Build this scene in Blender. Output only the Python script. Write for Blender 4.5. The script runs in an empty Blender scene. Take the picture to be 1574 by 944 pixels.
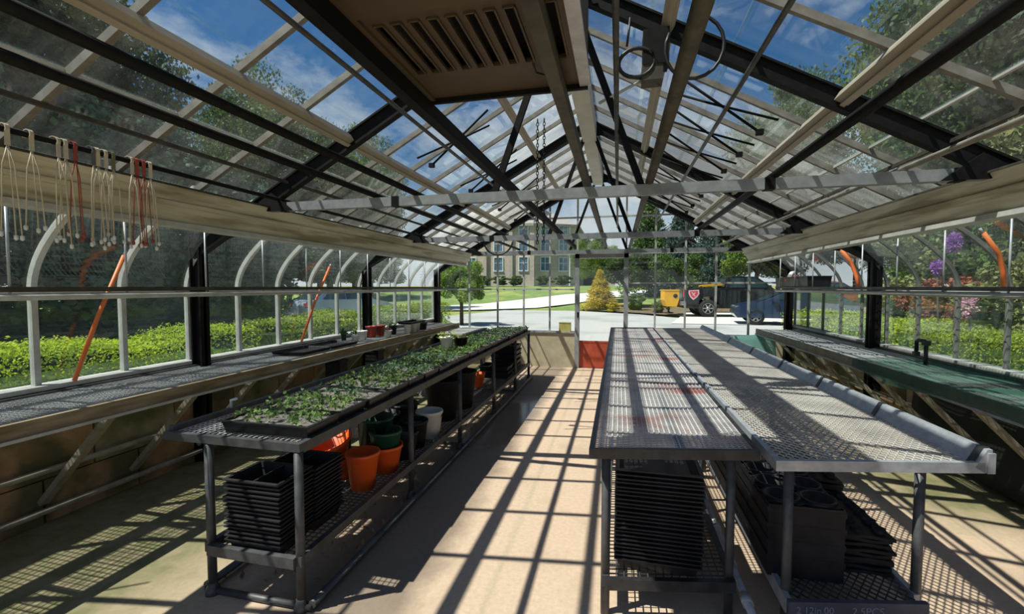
import bpy, math, random
import numpy as np
from mathutils import Vector, Matrix, Euler
PI = math.pi
R = math.radians
SC = bpy.context.scene
COL = SC.collection

# ------------------------------------------------------------------ camera, world, sun, exposure
cam = bpy.data.cameras.new('camera')
cam.sensor_width = 36.0
cam.lens = 690.0 / 1574.0 * 36.0
cam.clip_start = 0.03
cam.clip_end = 500
camo = bpy.data.objects.new('camera', cam)
COL.objects.link(camo)
camo.location = (0, 0, 1.55)
camo.rotation_euler = (R(90 - 2.572), 0, R(13.278))
SC.camera = camo

SUN_DIR = Vector((0.475, 0.30, -1.0)).normalized()
sun = bpy.data.lights.new('sun', 'SUN')
sun.energy = 7.0
sun.angle = R(0.55)
sun.color = (1.0, 0.94, 0.85)
suno = bpy.data.objects.new('sun', sun)
COL.objects.link(suno)
suno.rotation_euler = SUN_DIR.to_track_quat('-Z', 'Y').to_euler()
suno.location = (-20, -14, 40)

world = bpy.data.worlds.new('world')
SC.world = world
world.use_nodes = True
wt = world.node_tree
wt.nodes.clear()
w_out = wt.nodes.new('ShaderNodeOutputWorld')
w_bg = wt.nodes.new('ShaderNodeBackground')
w_sky = wt.nodes.new('ShaderNodeTexSky')
w_sky.sky_type = 'NISHITA'
w_sky.sun_disc = False
w_sky.sun_elevation = math.asin(-SUN_DIR.z)
w_sky.sun_rotation = math.atan2(-SUN_DIR.x, -SUN_DIR.y)
w_sky.air_density = 1.0
w_sky.dust_density = 0.4
w_sky.ozone_density = 2.5
w_hsv = wt.nodes.new('ShaderNodeHueSaturation')
w_hsv.inputs['Saturation'].default_value = 1.35
w_hsv.inputs['Value'].default_value = 1.0
w_tc = wt.nodes.new('ShaderNodeTexCoord')
w_map = wt.nodes.new('ShaderNodeMapping')
w_map.inputs['Scale'].default_value = (1.6, 1.6, 3.2)
w_noise = wt.nodes.new('ShaderNodeTexNoise')
w_noise.inputs['Scale'].default_value = 2.2
w_noise.inputs['Detail'].default_value = 7
w_noise.inputs['Roughness'].default_value = 0.6
w_ramp = wt.nodes.new('ShaderNodeValToRGB')
w_ramp.color_ramp.elements[0].position = 0.52
w_ramp.color_ramp.elements[1].position = 0.78
w_mix = wt.nodes.new('ShaderNodeMixRGB')
w_mix.inputs['Color2'].default_value = (7.5, 7.8, 8.3, 1)
wl = wt.links.new
wl(w_tc.outputs['Generated'], w_map.inputs['Vector'])
wl(w_map.outputs['Vector'], w_noise.inputs['Vector'])
w_sep = wt.nodes.new('ShaderNodeSeparateXYZ')
w_one = wt.nodes.new('ShaderNodeMath'); w_one.operation = 'SUBTRACT'; w_one.inputs[0].default_value = 1.0; w_one.use_clamp = True
w_pow = wt.nodes.new('ShaderNodeMath'); w_pow.operation = 'POWER'; w_pow.inputs[1].default_value = 7.0
w_add = wt.nodes.new('ShaderNodeMath'); w_add.operation = 'MULTIPLY_ADD'; w_add.inputs[1].default_value = 0.55
wl(w_tc.outputs['Generated'], w_sep.inputs[0])
wl(w_sep.outputs['Z'], w_one.inputs[1])
wl(w_one.outputs[0], w_pow.inputs[0])
wl(w_pow.outputs[0], w_add.inputs[0])
wl(w_noise.outputs['Fac'], w_add.inputs[2])
wl(w_add.outputs[0], w_ramp.inputs['Fac'])
wl(w_sky.outputs['Color'], w_hsv.inputs['Color'])
wl(w_hsv.outputs['Color'], w_mix.inputs['Color1'])
wl(w_ramp.outputs['Color'], w_mix.inputs['Fac'])
wl(w_mix.outputs['Color'], w_bg.inputs['Color'])
wl(w_bg.outputs['Background'], w_out.inputs['Surface'])
w_bg.inputs['Strength'].default_value = 0.09

SC.view_settings.view_transform = 'Standard'
SC.view_settings.look = 'None'
SC.view_settings.gamma = 1.0
SC.view_settings.use_curve_mapping = False
SC.view_settings.exposure = 0.0
SC.cycles.transparent_max_bounces = 32
SC.cycles.max_bounces = 8
SC.cycles.use_denoising = True

# ------------------------------------------------------------------ materials
def nodes_mat(name):
    m = bpy.data.materials.new(name)
    m.use_nodes = True
    return m, m.node_tree, m.node_tree.nodes, m.node_tree.links.new

def mat(name, c, rough=0.6, metal=0.0, c2=None, scale=8.0, bump=0.0, stretch=(1, 1, 1), lo=0.35, hi=0.7, c3=None, scale3=2.0, lo3=0.5, hi3=0.62, spec=0.5, coord='Object', transl=0.0):
    m, t, n, l = nodes_mat(name)
    b = n['Principled BSDF']
    b.inputs['Roughness'].default_value = rough
    b.inputs['Metallic'].default_value = metal
    b.inputs['Specular IOR Level'].default_value = spec
    b.inputs['Base Color'].default_value = (*c, 1)
    if c2 is not None or bump:
        tc = n.new('ShaderNodeTexCoord')
        mp = n.new('ShaderNodeMapping')
        mp.inputs['Scale'].default_value = stretch
        if coord == 'World':
            g = n.new('ShaderNodeNewGeometry')
            l(g.outputs['Position'], mp.inputs['Vector'])
        else:
            l(tc.outputs[coord], mp.inputs['Vector'])
        ns = n.new('ShaderNodeTexNoise')
        ns.inputs['Scale'].default_value = scale
        ns.inputs['Detail'].default_value = 6
        ns.inputs['Roughness'].default_value = 0.6
        l(mp.outputs['Vector'], ns.inputs['Vector'])
        out = None
        if c2 is not None:
            rp = n.new('ShaderNodeValToRGB')
            rp.color_ramp.elements[0].position = lo
            rp.color_ramp.elements[1].position = hi
            rp.color_ramp.elements[0].color = (*c, 1)
            rp.color_ramp.elements[1].color = (*c2, 1)
            l(ns.outputs['Fac'], rp.inputs['Fac'])
            out = rp.outputs['Color']
        if c3 is not None:
            n3 = n.new('ShaderNodeTexNoise')
            n3.inputs['Scale'].default_value = scale3
            n3.inputs['Detail'].default_value = 5
            l(mp.outputs['Vector'], n3.inputs['Vector'])
            r3 = n.new('ShaderNodeMapRange')
            r3.inputs['From Min'].default_value = lo3
            r3.inputs['From Max'].default_value = hi3
            l(n3.outputs['Fac'], r3.inputs['Value'])
            mx = n.new('ShaderNodeMixRGB')
            mx.inputs['Color2'].default_value = (*c3, 1)
            l(r3.outputs['Result'], mx.inputs['Fac'])
            l(out, mx.inputs['Color1'])
            out = mx.outputs['Color']
        if out is not None:
            l(out, b.inputs['Base Color'])
        if bump:
            bp = n.new('ShaderNodeBump')
            bp.inputs['Strength'].default_value = bump
            bp.inputs['Distance'].default_value = 0.01
            l(ns.outputs['Fac'], bp.inputs['Height'])
            l(bp.outputs['Normal'], b.inputs['Normal'])
    return m

def leaf_mat(name, c, c2, scale=1.2, transl=0.35, objrand=0.25, rough=0.6):
    m, t, n, l = nodes_mat(name)
    n.clear()
    out = n.new('ShaderNodeOutputMaterial')
    g = n.new('ShaderNodeNewGeometry')
    ns = n.new('ShaderNodeTexNoise')
    ns.inputs['Scale'].default_value = scale
    ns.inputs['Detail'].default_value = 4
    l(g.outputs['Position'], ns.inputs['Vector'])
    add = n.new('ShaderNodeMath'); add.operation = 'MULTIPLY_ADD'
    l(g.outputs['Random Per Island'], add.inputs[0]); add.inputs[1].default_value = 0.5
    l(ns.outputs['Fac'], add.inputs[2])
    rp = n.new('ShaderNodeValToRGB')
    rp.color_ramp.elements[0].position = 0.45
    rp.color_ramp.elements[1].position = 1.0
    rp.color_ramp.elements[0].color = (*c, 1)
    rp.color_ramp.elements[1].color = (*c2, 1)
    l(add.outputs[0], rp.inputs['Fac'])
    oi = n.new('ShaderNodeObjectInfo')
    hs = n.new('ShaderNodeHueSaturation')
    mr = n.new('ShaderNodeMapRange')
    mr.inputs['To Min'].default_value = 1 - objrand
    mr.inputs['To Max'].default_value = 1 + objrand
    l(oi.outputs['Random'], mr.inputs['Value'])
    l(mr.outputs['Result'], hs.inputs['Value'])
    l(rp.outputs['Color'], hs.inputs['Color'])
    d = n.new('ShaderNodeBsdfPrincipled')
    d.inputs['Roughness'].default_value = rough
    d.inputs['Specular IOR Level'].default_value = 0.3
    tr = n.new('ShaderNodeBsdfTranslucent')
    l(hs.outputs['Color'], d.inputs['Base Color'])
    l(hs.outputs['Color'], tr.inputs['Color'])
    mx = n.new('ShaderNodeMixShader')
    mx.inputs['Fac'].default_value = transl
    l(d.outputs[0], mx.inputs[1]); l(tr.outputs[0], mx.inputs[2])
    l(mx.outputs[0], out.inputs['Surface'])
    return m

def glass_mat(name, tint=(0.93, 0.97, 0.96), dust=0.05, dust_col=(0.8, 0.8, 0.77), patch=0.6, scale=1.5, stretch=(1, 1, 1), refl=1.0):
    """window glass with a film of dust: the film hides more when looked at along the pane"""
    m, t, n, l = nodes_mat(name)
    n.clear()
    out = n.new('ShaderNodeOutputMaterial')
    tp = n.new('ShaderNodeBsdfTransparent'); tp.inputs['Color'].default_value = (*tint, 1)
    gl = n.new('ShaderNodeBsdfGlossy'); gl.inputs['Roughness'].default_value = 0.03
    gl.inputs['Color'].default_value = (refl, refl, refl, 1)
    fr = n.new('ShaderNodeFresnel'); fr.inputs['IOR'].default_value = 1.45
    geo = n.new('ShaderNodeNewGeometry')
    # same Fresnel from both faces of the pane
    mx1 = n.new('ShaderNodeMixShader')
    lw = n.new('ShaderNodeLayerWeight'); lw.inputs['Blend'].default_value = 0.5
    sch = n.new('ShaderNodeMath'); sch.operation = 'POWER'; sch.inputs[1].default_value = 5.0
    l(lw.outputs['Facing'], sch.inputs[0])
    sc2 = n.new('ShaderNodeMath'); sc2.operation = 'MULTIPLY_ADD'; sc2.inputs[1].default_value = 0.9; sc2.inputs[2].default_value = 0.025
    l(sch.outputs[0], sc2.inputs[0])
    l(sc2.outputs[0], mx1.inputs['Fac'])
    l(tp.outputs[0], mx1.inputs[1]); l(gl.outputs[0], mx1.inputs[2])
    du = n.new('ShaderNodeBsdfTranslucent'); du.inputs['Color'].default_value = (*dust_col, 1)
    dd = n.new('ShaderNodeBsdfDiffuse'); dd.inputs['Color'].default_value = (*dust_col, 1)
    dm = n.new('ShaderNodeMixShader'); dm.inputs['Fac'].default_value = 0.5
    l(du.outputs[0], dm.inputs[1]); l(dd.outputs[0], dm.inputs[2])
    # film thickness: patches and runs
    mp = n.new('ShaderNodeMapping'); mp.inputs['Scale'].default_value = stretch
    l(geo.outputs['Position'], mp.inputs['Vector'])
    ns = n.new('ShaderNodeTexNoise'); ns.inputs['Scale'].default_value = scale; ns.inputs['Detail'].default_value = 6; ns.inputs['Roughness'].default_value = 0.65
    l(mp.outputs['Vector'], ns.inputs['Vector'])
    mr = n.new('ShaderNodeMapRange')
    mr.inputs['From Min'].default_value = 0.3; mr.inputs['From Max'].default_value = 0.7
    mr.inputs['To Min'].default_value = dust * (1 - patch); mr.inputs['To Max'].default_value = dust * (1 + patch)
    l(ns.outputs['Fac'], mr.inputs['Value'])
    sub = n.new('ShaderNodeMath'); sub.operation = 'SUBTRACT'; sub.inputs[0].default_value = 1.03
    l(lw.outputs['Facing'], sub.inputs[1])
    inv = n.new('ShaderNodeMath'); inv.operation = 'POWER'; inv.inputs[1].default_value = 2.0
    l(sub.outputs[0], inv.inputs[0])
    dv = n.new('ShaderNodeMath'); dv.operation = 'DIVIDE'; dv.use_clamp = True
    l(mr.outputs['Result'], dv.inputs[0]); l(inv.outputs[0], dv.inputs[1])
    cl = n.new('ShaderNodeMath'); cl.operation = 'MINIMUM'; cl.inputs[1].default_value = 0.7
    l(dv.outputs[0], cl.inputs[0])
    mx2 = n.new('ShaderNodeMixShader')
    l(cl.outputs[0], mx2.inputs['Fac'])
    l(mx1.outputs[0], mx2.inputs[1]); l(dm.outputs[0], mx2.inputs[2])
    l(mx2.outputs[0], out.inputs['Surface'])
    return m

def sheet_mat(name, c, alpha, transl=0.5):
    m, t, n, l = nodes_mat(name)
    n.clear()
    out = n.new('ShaderNodeOutputMaterial')
    tp = n.new('ShaderNodeBsdfTransparent')
    d = n.new('ShaderNodeBsdfDiffuse'); d.inputs['Color'].default_value = (*c, 1)
    tr = n.new('ShaderNodeBsdfTranslucent'); tr.inputs['Color'].default_value = (*c, 1)
    a = n.new('ShaderNodeMixShader'); a.inputs['Fac'].default_value = transl
    l(d.outputs[0], a.inputs[1]); l(tr.outputs[0], a.inputs[2])
    b = n.new('ShaderNodeMixShader'); b.inputs['Fac'].default_value = alpha
    l(tp.outputs[0], b.inputs[1]); l(a.outputs[0], b.inputs[2])
    l(b.outputs[0], out.inputs['Surface'])
    return m

def floor_mat():
    m, t, n, l = nodes_mat('concrete_floor')
    b = n['Principled BSDF']
    g = n.new('ShaderNodeNewGeometry')
    def noise(scale, detail=6, rough=0.6):
        x = n.new('ShaderNodeTexNoise'); x.inputs['Scale'].default_value = scale
        x.inputs['Detail'].default_value = detail; x.inputs['Roughness'].default_value = rough
        l(g.outputs['Position'], x.inputs['Vector']); return x.outputs['Fac']
    def rng(v, a, bb, c=0.0, d=1.0):
        x = n.new('ShaderNodeMapRange'); x.inputs['From Min'].default_value = a; x.inputs['From Max'].default_value = bb
        x.inputs['To Min'].default_value = c; x.inputs['To Max'].default_value = d
        l(v, x.inputs['Value']); return x.outputs['Result']
    def math_(op, a, bb):
        x = n.new('ShaderNodeMath'); x.operation = op
        for i, v in enumerate((a, bb)):
            if isinstance(v, (int, float)): x.inputs[i].default_value = v
            else: l(v, x.inputs[i])
        return x.outputs[0]
    def mix(f, a, bb):
        x = n.new('ShaderNodeMixRGB'); l(f, x.inputs['Fac'])
        for i, v in ((1, a), (2, bb)):
            if isinstance(v, tuple): x.inputs[i].default_value = (*v, 1)
            else: l(v, x.inputs[i])
        return x.outputs['Color']
    sx = n.new('ShaderNodeSeparateXYZ'); l(g.outputs['Position'], sx.inputs[0])
    X, Y = sx.outputs['X'], sx.outputs['Y']
    fine = noise(38)
    base = mix(rng(fine, 0.3, 0.7), (0.50, 0.36, 0.26), (0.60, 0.45, 0.33))
    base = mix(rng(noise(1.6), 0.52, 0.72, 0, 0.6), base, (0.36, 0.27, 0.20))
    base = mix(rng(noise(5.0), 0.66, 0.7, 0, 0.35), base, (0.30, 0.20, 0.13))
    # algae along both side walls
    n2 = noise(2.3)
    lft = math_('ADD', rng(X, -1.7, -2.6), math_('MULTIPLY', n2, 0.9))
    rgt = math_('ADD', math_('MULTIPLY', rng(X, 1.3, 2.4), rng(Y, 3.1, 3.9)), math_('MULTIPLY', n2, 0.9))
    al = rng(math_('MAXIMUM', lft, rgt), 0.62, 1.25, 0, 0.85)
    base = mix(al, base, mix(rng(noise(7), 0.4, 0.65), (0.10, 0.115, 0.03), (0.22, 0.19, 0.10)))
    # darker strip along the seedling bench, with a wet patch midway
    dark_strip = math_('MULTIPLY', rng(math_('ADD', X, math_('MULTIPLY', noise(2.0), 0.35)), -0.72, -0.86), rng(X, -1.7, -1.5))
    base = mix(math_('MULTIPLY', dark_strip, 0.62), base, (0.07, 0.055, 0.045))
    wet = math_('MULTIPLY', dark_strip, rng(math_('ADD', math_('ABSOLUTE', math_('SUBTRACT', Y, 5.0), 0), math_('MULTIPLY', n2, 0.8)), 1.6, 1.1))
    l(base, b.inputs['Base Color'])
    l(rng(wet, 0, 1, 0.75, 0.08), b.inputs['Roughness'])
    bp = n.new('ShaderNodeBump'); bp.inputs['Strength'].default_value = 0.25; bp.inputs['Distance'].default_value = 0.004
    l(fine, bp.inputs['Height']); l(bp.outputs['Normal'], b.inputs['Normal'])
    return m

M = {}
M['floor'] = floor_mat()
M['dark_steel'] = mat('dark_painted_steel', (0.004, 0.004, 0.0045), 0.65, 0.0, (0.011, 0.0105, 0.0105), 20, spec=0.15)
M['pipe_steel'] = mat('weathered_pipe_steel', (0.04, 0.036, 0.03), 0.6, 0.0, (0.085, 0.075, 0.058), 14, spec=0.3)
M['tie_steel'] = mat('grey_painted_steel', (0.20, 0.21, 0.23), 0.55, 0.2, (0.30, 0.31, 0.33), 12)
M['bar'] = mat('weathered_aluminium_bar', (0.15, 0.135, 0.115), 0.6, 0.1, (0.27, 0.25, 0.22), 9)
M['bar_pale'] = mat('pale_painted_bar', (0.40, 0.40, 0.38), 0.5, 0.0, (0.55, 0.55, 0.53), 9)
M['bar_backlit'] = mat('backlit_wall_bar', (0.12, 0.12, 0.115), 0.6, 0.0, (0.24, 0.24, 0.23), 9)  # darker copy of the pale bar, backlit shade put into its colour
M['purlin'] = mat('dirty_white_purlin', (0.30, 0.255, 0.195), 0.6, 0.0, (0.46, 0.41, 0.34), 6, stretch=(1, 0.2, 1))
M['gutter'] = mat('stained_cream_gutter', (0.50, 0.46, 0.36), 0.6, 0.0, (0.68, 0.64, 0.52), 5, stretch=(1, 0.25, 3), c3=(0.30, 0.26, 0.17), scale3=4)
M['ridge'] = mat('off_white_ridge_board', (0.55, 0.53, 0.47), 0.6, 0.0, (0.66, 0.64, 0.58), 4)
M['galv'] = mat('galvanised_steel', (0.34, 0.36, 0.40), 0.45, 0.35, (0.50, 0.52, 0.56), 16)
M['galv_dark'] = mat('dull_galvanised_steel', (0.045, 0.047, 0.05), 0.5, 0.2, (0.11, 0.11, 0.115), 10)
M['black_rail'] = mat('black_painted_rail', (0.012, 0.012, 0.015), 0.45, 0.0, (0.04, 0.04, 0.045), 14)
M['mesh_wire'] = mat('galvanised_bench_wire', (0.48, 0.46, 0.46), 0.5, 0.0, (0.75, 0.72, 0.72), 5, c3=(0.46, 0.16, 0.13), scale3=1.6, lo3=0.54, hi3=0.68, stretch=(.8, 1.6, 1), coord='World')
M['mesh_grey'] = mat('grey_expanded_metal', (0.42, 0.39, 0.36), 0.5, 0.0, (0.66, 0.62, 0.58), 4, coord='World')
M['mesh_wall'] = mat('wall_bench_wire', (0.38, 0.40, 0.42), 0.5, 0.0, (0.60, 0.62, 0.64), 4, coord='World')
M['wood'] = mat('weathered_bench_wood', (0.16, 0.115, 0.06), 0.75, 0.0, (0.40, 0.33, 0.22), 6, stretch=(3, 0.4, 3), coord='World')
M['strut'] = mat('grey_strut_metal', (0.20, 0.18, 0.13), 0.55, 0.2, (0.36, 0.33, 0.26), 10)
M['wallcon'] = mat('stained_wall_concrete', (0.24, 0.20, 0.11), 0.85, 0.0, (0.40, 0.34, 0.22), 5, bump=0.4, c3=(0.10, 0.11, 0.035), scale3=1.7, lo3=0.45, hi3=0.6, coord='World')
M['wallrust'] = mat('rust_stained_wall_concrete', (0.26, 0.15, 0.07), 0.85, 0.0, (0.40, 0.26, 0.14), 6, bump=0.4, c3=(0.10, 0.09, 0.04), scale3=2.2, lo3=0.47, hi3=0.6, coord='World')
M['endcon'] = mat('mossy_pale_concrete', (0.42, 0.36, 0.24), 0.85, 0.0, (0.60, 0.52, 0.37), 5, bump=0.4, c3=(0.33, 0.32, 0.06), scale3=1.9, lo3=0.58, hi3=0.68, coord='World')
M['reddoor'] = mat('red_painted_panel', (0.42, 0.055, 0.025), 0.55, 0.0, (0.52, 0.10, 0.05), 7)
M['frame'] = mat('grey_door_frame', (0.26, 0.27, 0.28), 0.5, 0.1, (0.38, 0.38, 0.38), 6)
M['black_plastic'] = mat('black_plastic', (0.010, 0.010, 0.013), 0.35, 0.0, (0.022, 0.022, 0.028), 12, spec=0.25)
M['black_plastic_dull'] = mat('dusty_black_plastic', (0.014, 0.0135, 0.015), 0.55, 0.0, (0.034, 0.032, 0.034), 10, spec=0.2)
M['soil'] = mat('potting_soil', (0.06, 0.05, 0.042), 0.95, 0.0, (0.26, 0.24, 0.22), 60, bump=0.8)
M['gravel'] = mat('pinkish_gravel', (0.22, 0.17, 0.16), 0.9, 0.0, (0.42, 0.35, 0.33), 70, bump=0.8)
M['orange_plastic'] = mat('orange_plastic', (0.80, 0.10, 0.012), 0.4, 0.0, (0.88, 0.15, 0.02), 6)
M['green_plastic'] = mat('dark_green_plastic', (0.012, 0.06, 0.035), 0.35, 0.0, (0.02, 0.09, 0.05), 6)
M['white_plastic'] = mat('white_plastic', (0.72, 0.74, 0.74), 0.4, 0.0, (0.80, 0.81, 0.80), 6)
M['red_plastic'] = mat('dark_red_plastic', (0.28, 0.025, 0.02), 0.45, 0.0, (0.36, 0.05, 0.03), 6)
M['orange_pole'] = mat('orange_painted_pole', (0.80, 0.16, 0.03), 0.5, 0.0, (0.72, 0.22, 0.08), 8)
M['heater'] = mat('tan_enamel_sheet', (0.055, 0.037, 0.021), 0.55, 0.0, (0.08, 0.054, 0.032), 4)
M['slot'] = mat('slot_interior_black', (0.006, 0.006, 0.006), 0.8)
M['hose'] = mat('black_rubber_hose', (0.01, 0.01, 0.011), 0.45)
M['cream'] = mat('cream_hanger_plastic', (0.52, 0.44, 0.33), 0.5, 0.0, (0.62, 0.54, 0.42), 20)
M['rust_hanger'] = mat('rust_red_hanger_plastic', (0.30, 0.06, 0.04), 0.5)
M['olive_hanger'] = mat('olive_hanger_plastic', (0.16, 0.15, 0.06), 0.5)
M['grey_hanger'] = mat('grey_hanger_plastic', (0.12, 0.12, 0.12), 0.5)
M['asphalt'] = mat('sun_bleached_asphalt', (0.42, 0.42, 0.41), 0.9, 0.0, (0.50, 0.50, 0.49), 20, c3=(0.36, 0.36, 0.355), scale3=0.3, coord='World')
M['concrete_drive'] = mat('pale_concrete_drive', (0.58, 0.575, 0.55), 0.9, 0.0, (0.66, 0.65, 0.62), 6, coord='World')
M['lawn'] = mat('mown_lawn', (0.11, 0.19, 0.04), 0.9, 0.0, (0.22, 0.30, 0.08), 1.5, bump=0.5, c3=(0.36, 0.36, 0.10), scale3=0.25, lo3=0.5, hi3=0.65, coord='World')
M['mulch'] = mat('brown_mulch', (0.10, 0.07, 0.04), 0.95, 0.0, (0.22, 0.17, 0.10), 8, coord='World')
M['bark'] = mat('brown_bark', (0.05, 0.038, 0.028), 0.9, 0.0, (0.11, 0.09, 0.07), 6, bump=0.6, stretch=(4, 4, 0.6))
M['bwall'] = mat('tan_brick_wall', (0.46, 0.385, 0.33), 0.85, 0.0, (0.56, 0.48, 0.42), 3.0, coord='World')
M['broof'] = mat('grey_shingle_roof', (0.30, 0.275, 0.25), 0.9, 0.0, (0.40, 0.37, 0.34), 3.0, coord='World')
M['bframe'] = mat('white_window_frame', (0.70, 0.70, 0.70), 0.5)
M['bglass'] = mat('far_window_glass', (0.08, 0.16, 0.28), 0.08, 0.0, (0.16, 0.26, 0.38), 1.0, spec=1.0)
M['truck'] = mat('black_car_paint', (0.012, 0.014, 0.016), 0.12, 0.0, spec=0.7)
M['car_blue'] = mat('blue_car_paint', (0.018, 0.035, 0.085), 0.12, 0.0, spec=0.7)
M['car_silver'] = mat('silver_blue_car_paint', (0.42, 0.52, 0.66), 0.2, 0.4, spec=0.7)
M['car_red'] = mat('red_car_paint', (0.42, 0.03, 0.02), 0.2, 0.0, spec=0.7)
M['car_glass'] = mat('tinted_car_glass', (0.02, 0.04, 0.05), 0.04, 0.0, spec=1.0)
M['tire'] = mat('tyre_rubber', (0.012, 0.012, 0.012), 0.8)
M['alloy'] = mat('alloy_rim', (0.42, 0.41, 0.39), 0.35, 0.6)
M['chrome'] = mat('chrome_bumper', (0.6, 0.6, 0.6), 0.2, 0.9)
M['yellow'] = mat('yellow_machine_paint', (0.80, 0.42, 0.01), 0.45, 0.0, (0.72, 0.36, 0.02), 5)
M['decal_red'] = mat('red_decal', (0.60, 0.03, 0.05), 0.4)
M['decal_pink'] = mat('pale_pink_decal', (0.75, 0.45, 0.45), 0.4)
M['leaf_lime_box'] = mat('yellowish_card', (0.45, 0.40, 0.10), 0.8, 0.0, (0.55, 0.50, 0.20), 9)
M['litter'] = mat('dry_leaf_litter', (0.20, 0.12, 0.06), 0.9, 0.0, (0.42, 0.33, 0.16), 9)
M['shelf_rail'] = mat('dark_blue_grey_rail', (0.05, 0.055, 0.08), 0.5, 0.0, (0.09, 0.095, 0.13), 9)
M['net'] = sheet_mat('green_shade_net', (0.10, 0.24, 0.18), 0.34, 0.4)
M['teal'] = sheet_mat('teal_plastic_film', (0.28, 0.55, 0.50), 0.75, 0.5)
M['blackcloth'] = mat('black_weed_cloth', (0.008, 0.011, 0.010), 0.9, 0.0, (0.014, 0.02, 0.017), 5)
M['paint_text'] = mat('faded_pale_paint', (0.22, 0.23, 0.28), 0.7)
M['roof_glass'] = glass_mat('clear_roof_glass', dust=0.006, stretch=(1, 4, 1), scale=1.3, patch=0.9)
M['roof_glass_hazy'] = glass_mat('hazy_roof_glass', dust=0.022, stretch=(1, 4, 1), scale=1.3, patch=0.9)
M['roof_glass_white'] = glass_mat('whitewashed_roof_glass', dust=0.05, dust_col=(0.42, 0.415, 0.395), stretch=(1, 4, 1), scale=1.6, patch=0.7)
M['curve_glass'] = glass_mat('curved_eave_glass', dust=0.006, scale=2.0, dust_col=(0.7, 0.78, 0.76))
M['wall_glass'] = glass_mat('dusty_wall_glass', dust=0.016, scale=1.0, patch=1.0, dust_col=(0.55, 0.70, 0.74))
M['end_glass'] = glass_mat('end_wall_glass', dust=0.003, scale=1.2)
M['leaf_dark'] = leaf_mat('dark_tree_leaves', (0.012, 0.035, 0.016), (0.075, 0.13, 0.045), 0.8)
M['leaf_cedar'] = leaf_mat('teal_cedar_sprays', (0.022, 0.06, 0.042), (0.11, 0.20, 0.12), 1.4)
M['leaf_mid'] = leaf_mat('mid_green_leaves', (0.03, 0.075, 0.015), (0.12, 0.20, 0.04), 0.8)
M['leaf_light'] = leaf_mat('light_green_leaves', (0.08, 0.17, 0.02), (0.26, 0.36, 0.06), 1.0)
M['leaf_blue'] = leaf_mat('blue_spruce_needles', (0.03, 0.075, 0.06), (0.10, 0.17, 0.13), 0.7)
M['leaf_yellow'] = leaf_mat('golden_leaves', (0.38, 0.30, 0.02), (0.65, 0.50, 0.04), 0.8)
M['leaf_hedge'] = leaf_mat('bright_hedge_leaves', (0.20, 0.32, 0.02), (0.50, 0.60, 0.04), 1.2, transl=.45)
M['leaf_seed'] = leaf_mat('seedling_leaves', (0.05, 0.11, 0.03), (0.20, 0.30, 0.08), 9.0, objrand=0.2)
M['leaf_grey'] = leaf_mat('grey_green_seedling_leaves', (0.06, 0.12, 0.06), (0.15, 0.24, 0.12), 9.0, objrand=0.2)
M['leaf_lime'] = leaf_mat('lime_pot_plant_leaves', (0.22, 0.30, 0.02), (0.50, 0.55, 0.08), 8.0)
M['leaf_mixed'] = leaf_mat('flower_border_leaves', (0.08, 0.13, 0.03), (0.34, 0.34, 0.14), 1.8)
M['leaf_red'] = leaf_mat('reddish_shrub_leaves', (0.16, 0.05, 0.03), (0.34, 0.12, 0.07), 1.6)
M['petal'] = leaf_mat('purple_petals', (0.26, 0.08, 0.42), (0.55, 0.25, 0.70), 4.0, objrand=0.0)
M['petal_pink'] = leaf_mat('pink_petals', (0.50, 0.22, 0.36), (0.75, 0.50, 0.58), 4.0, objrand=0.0)

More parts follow.
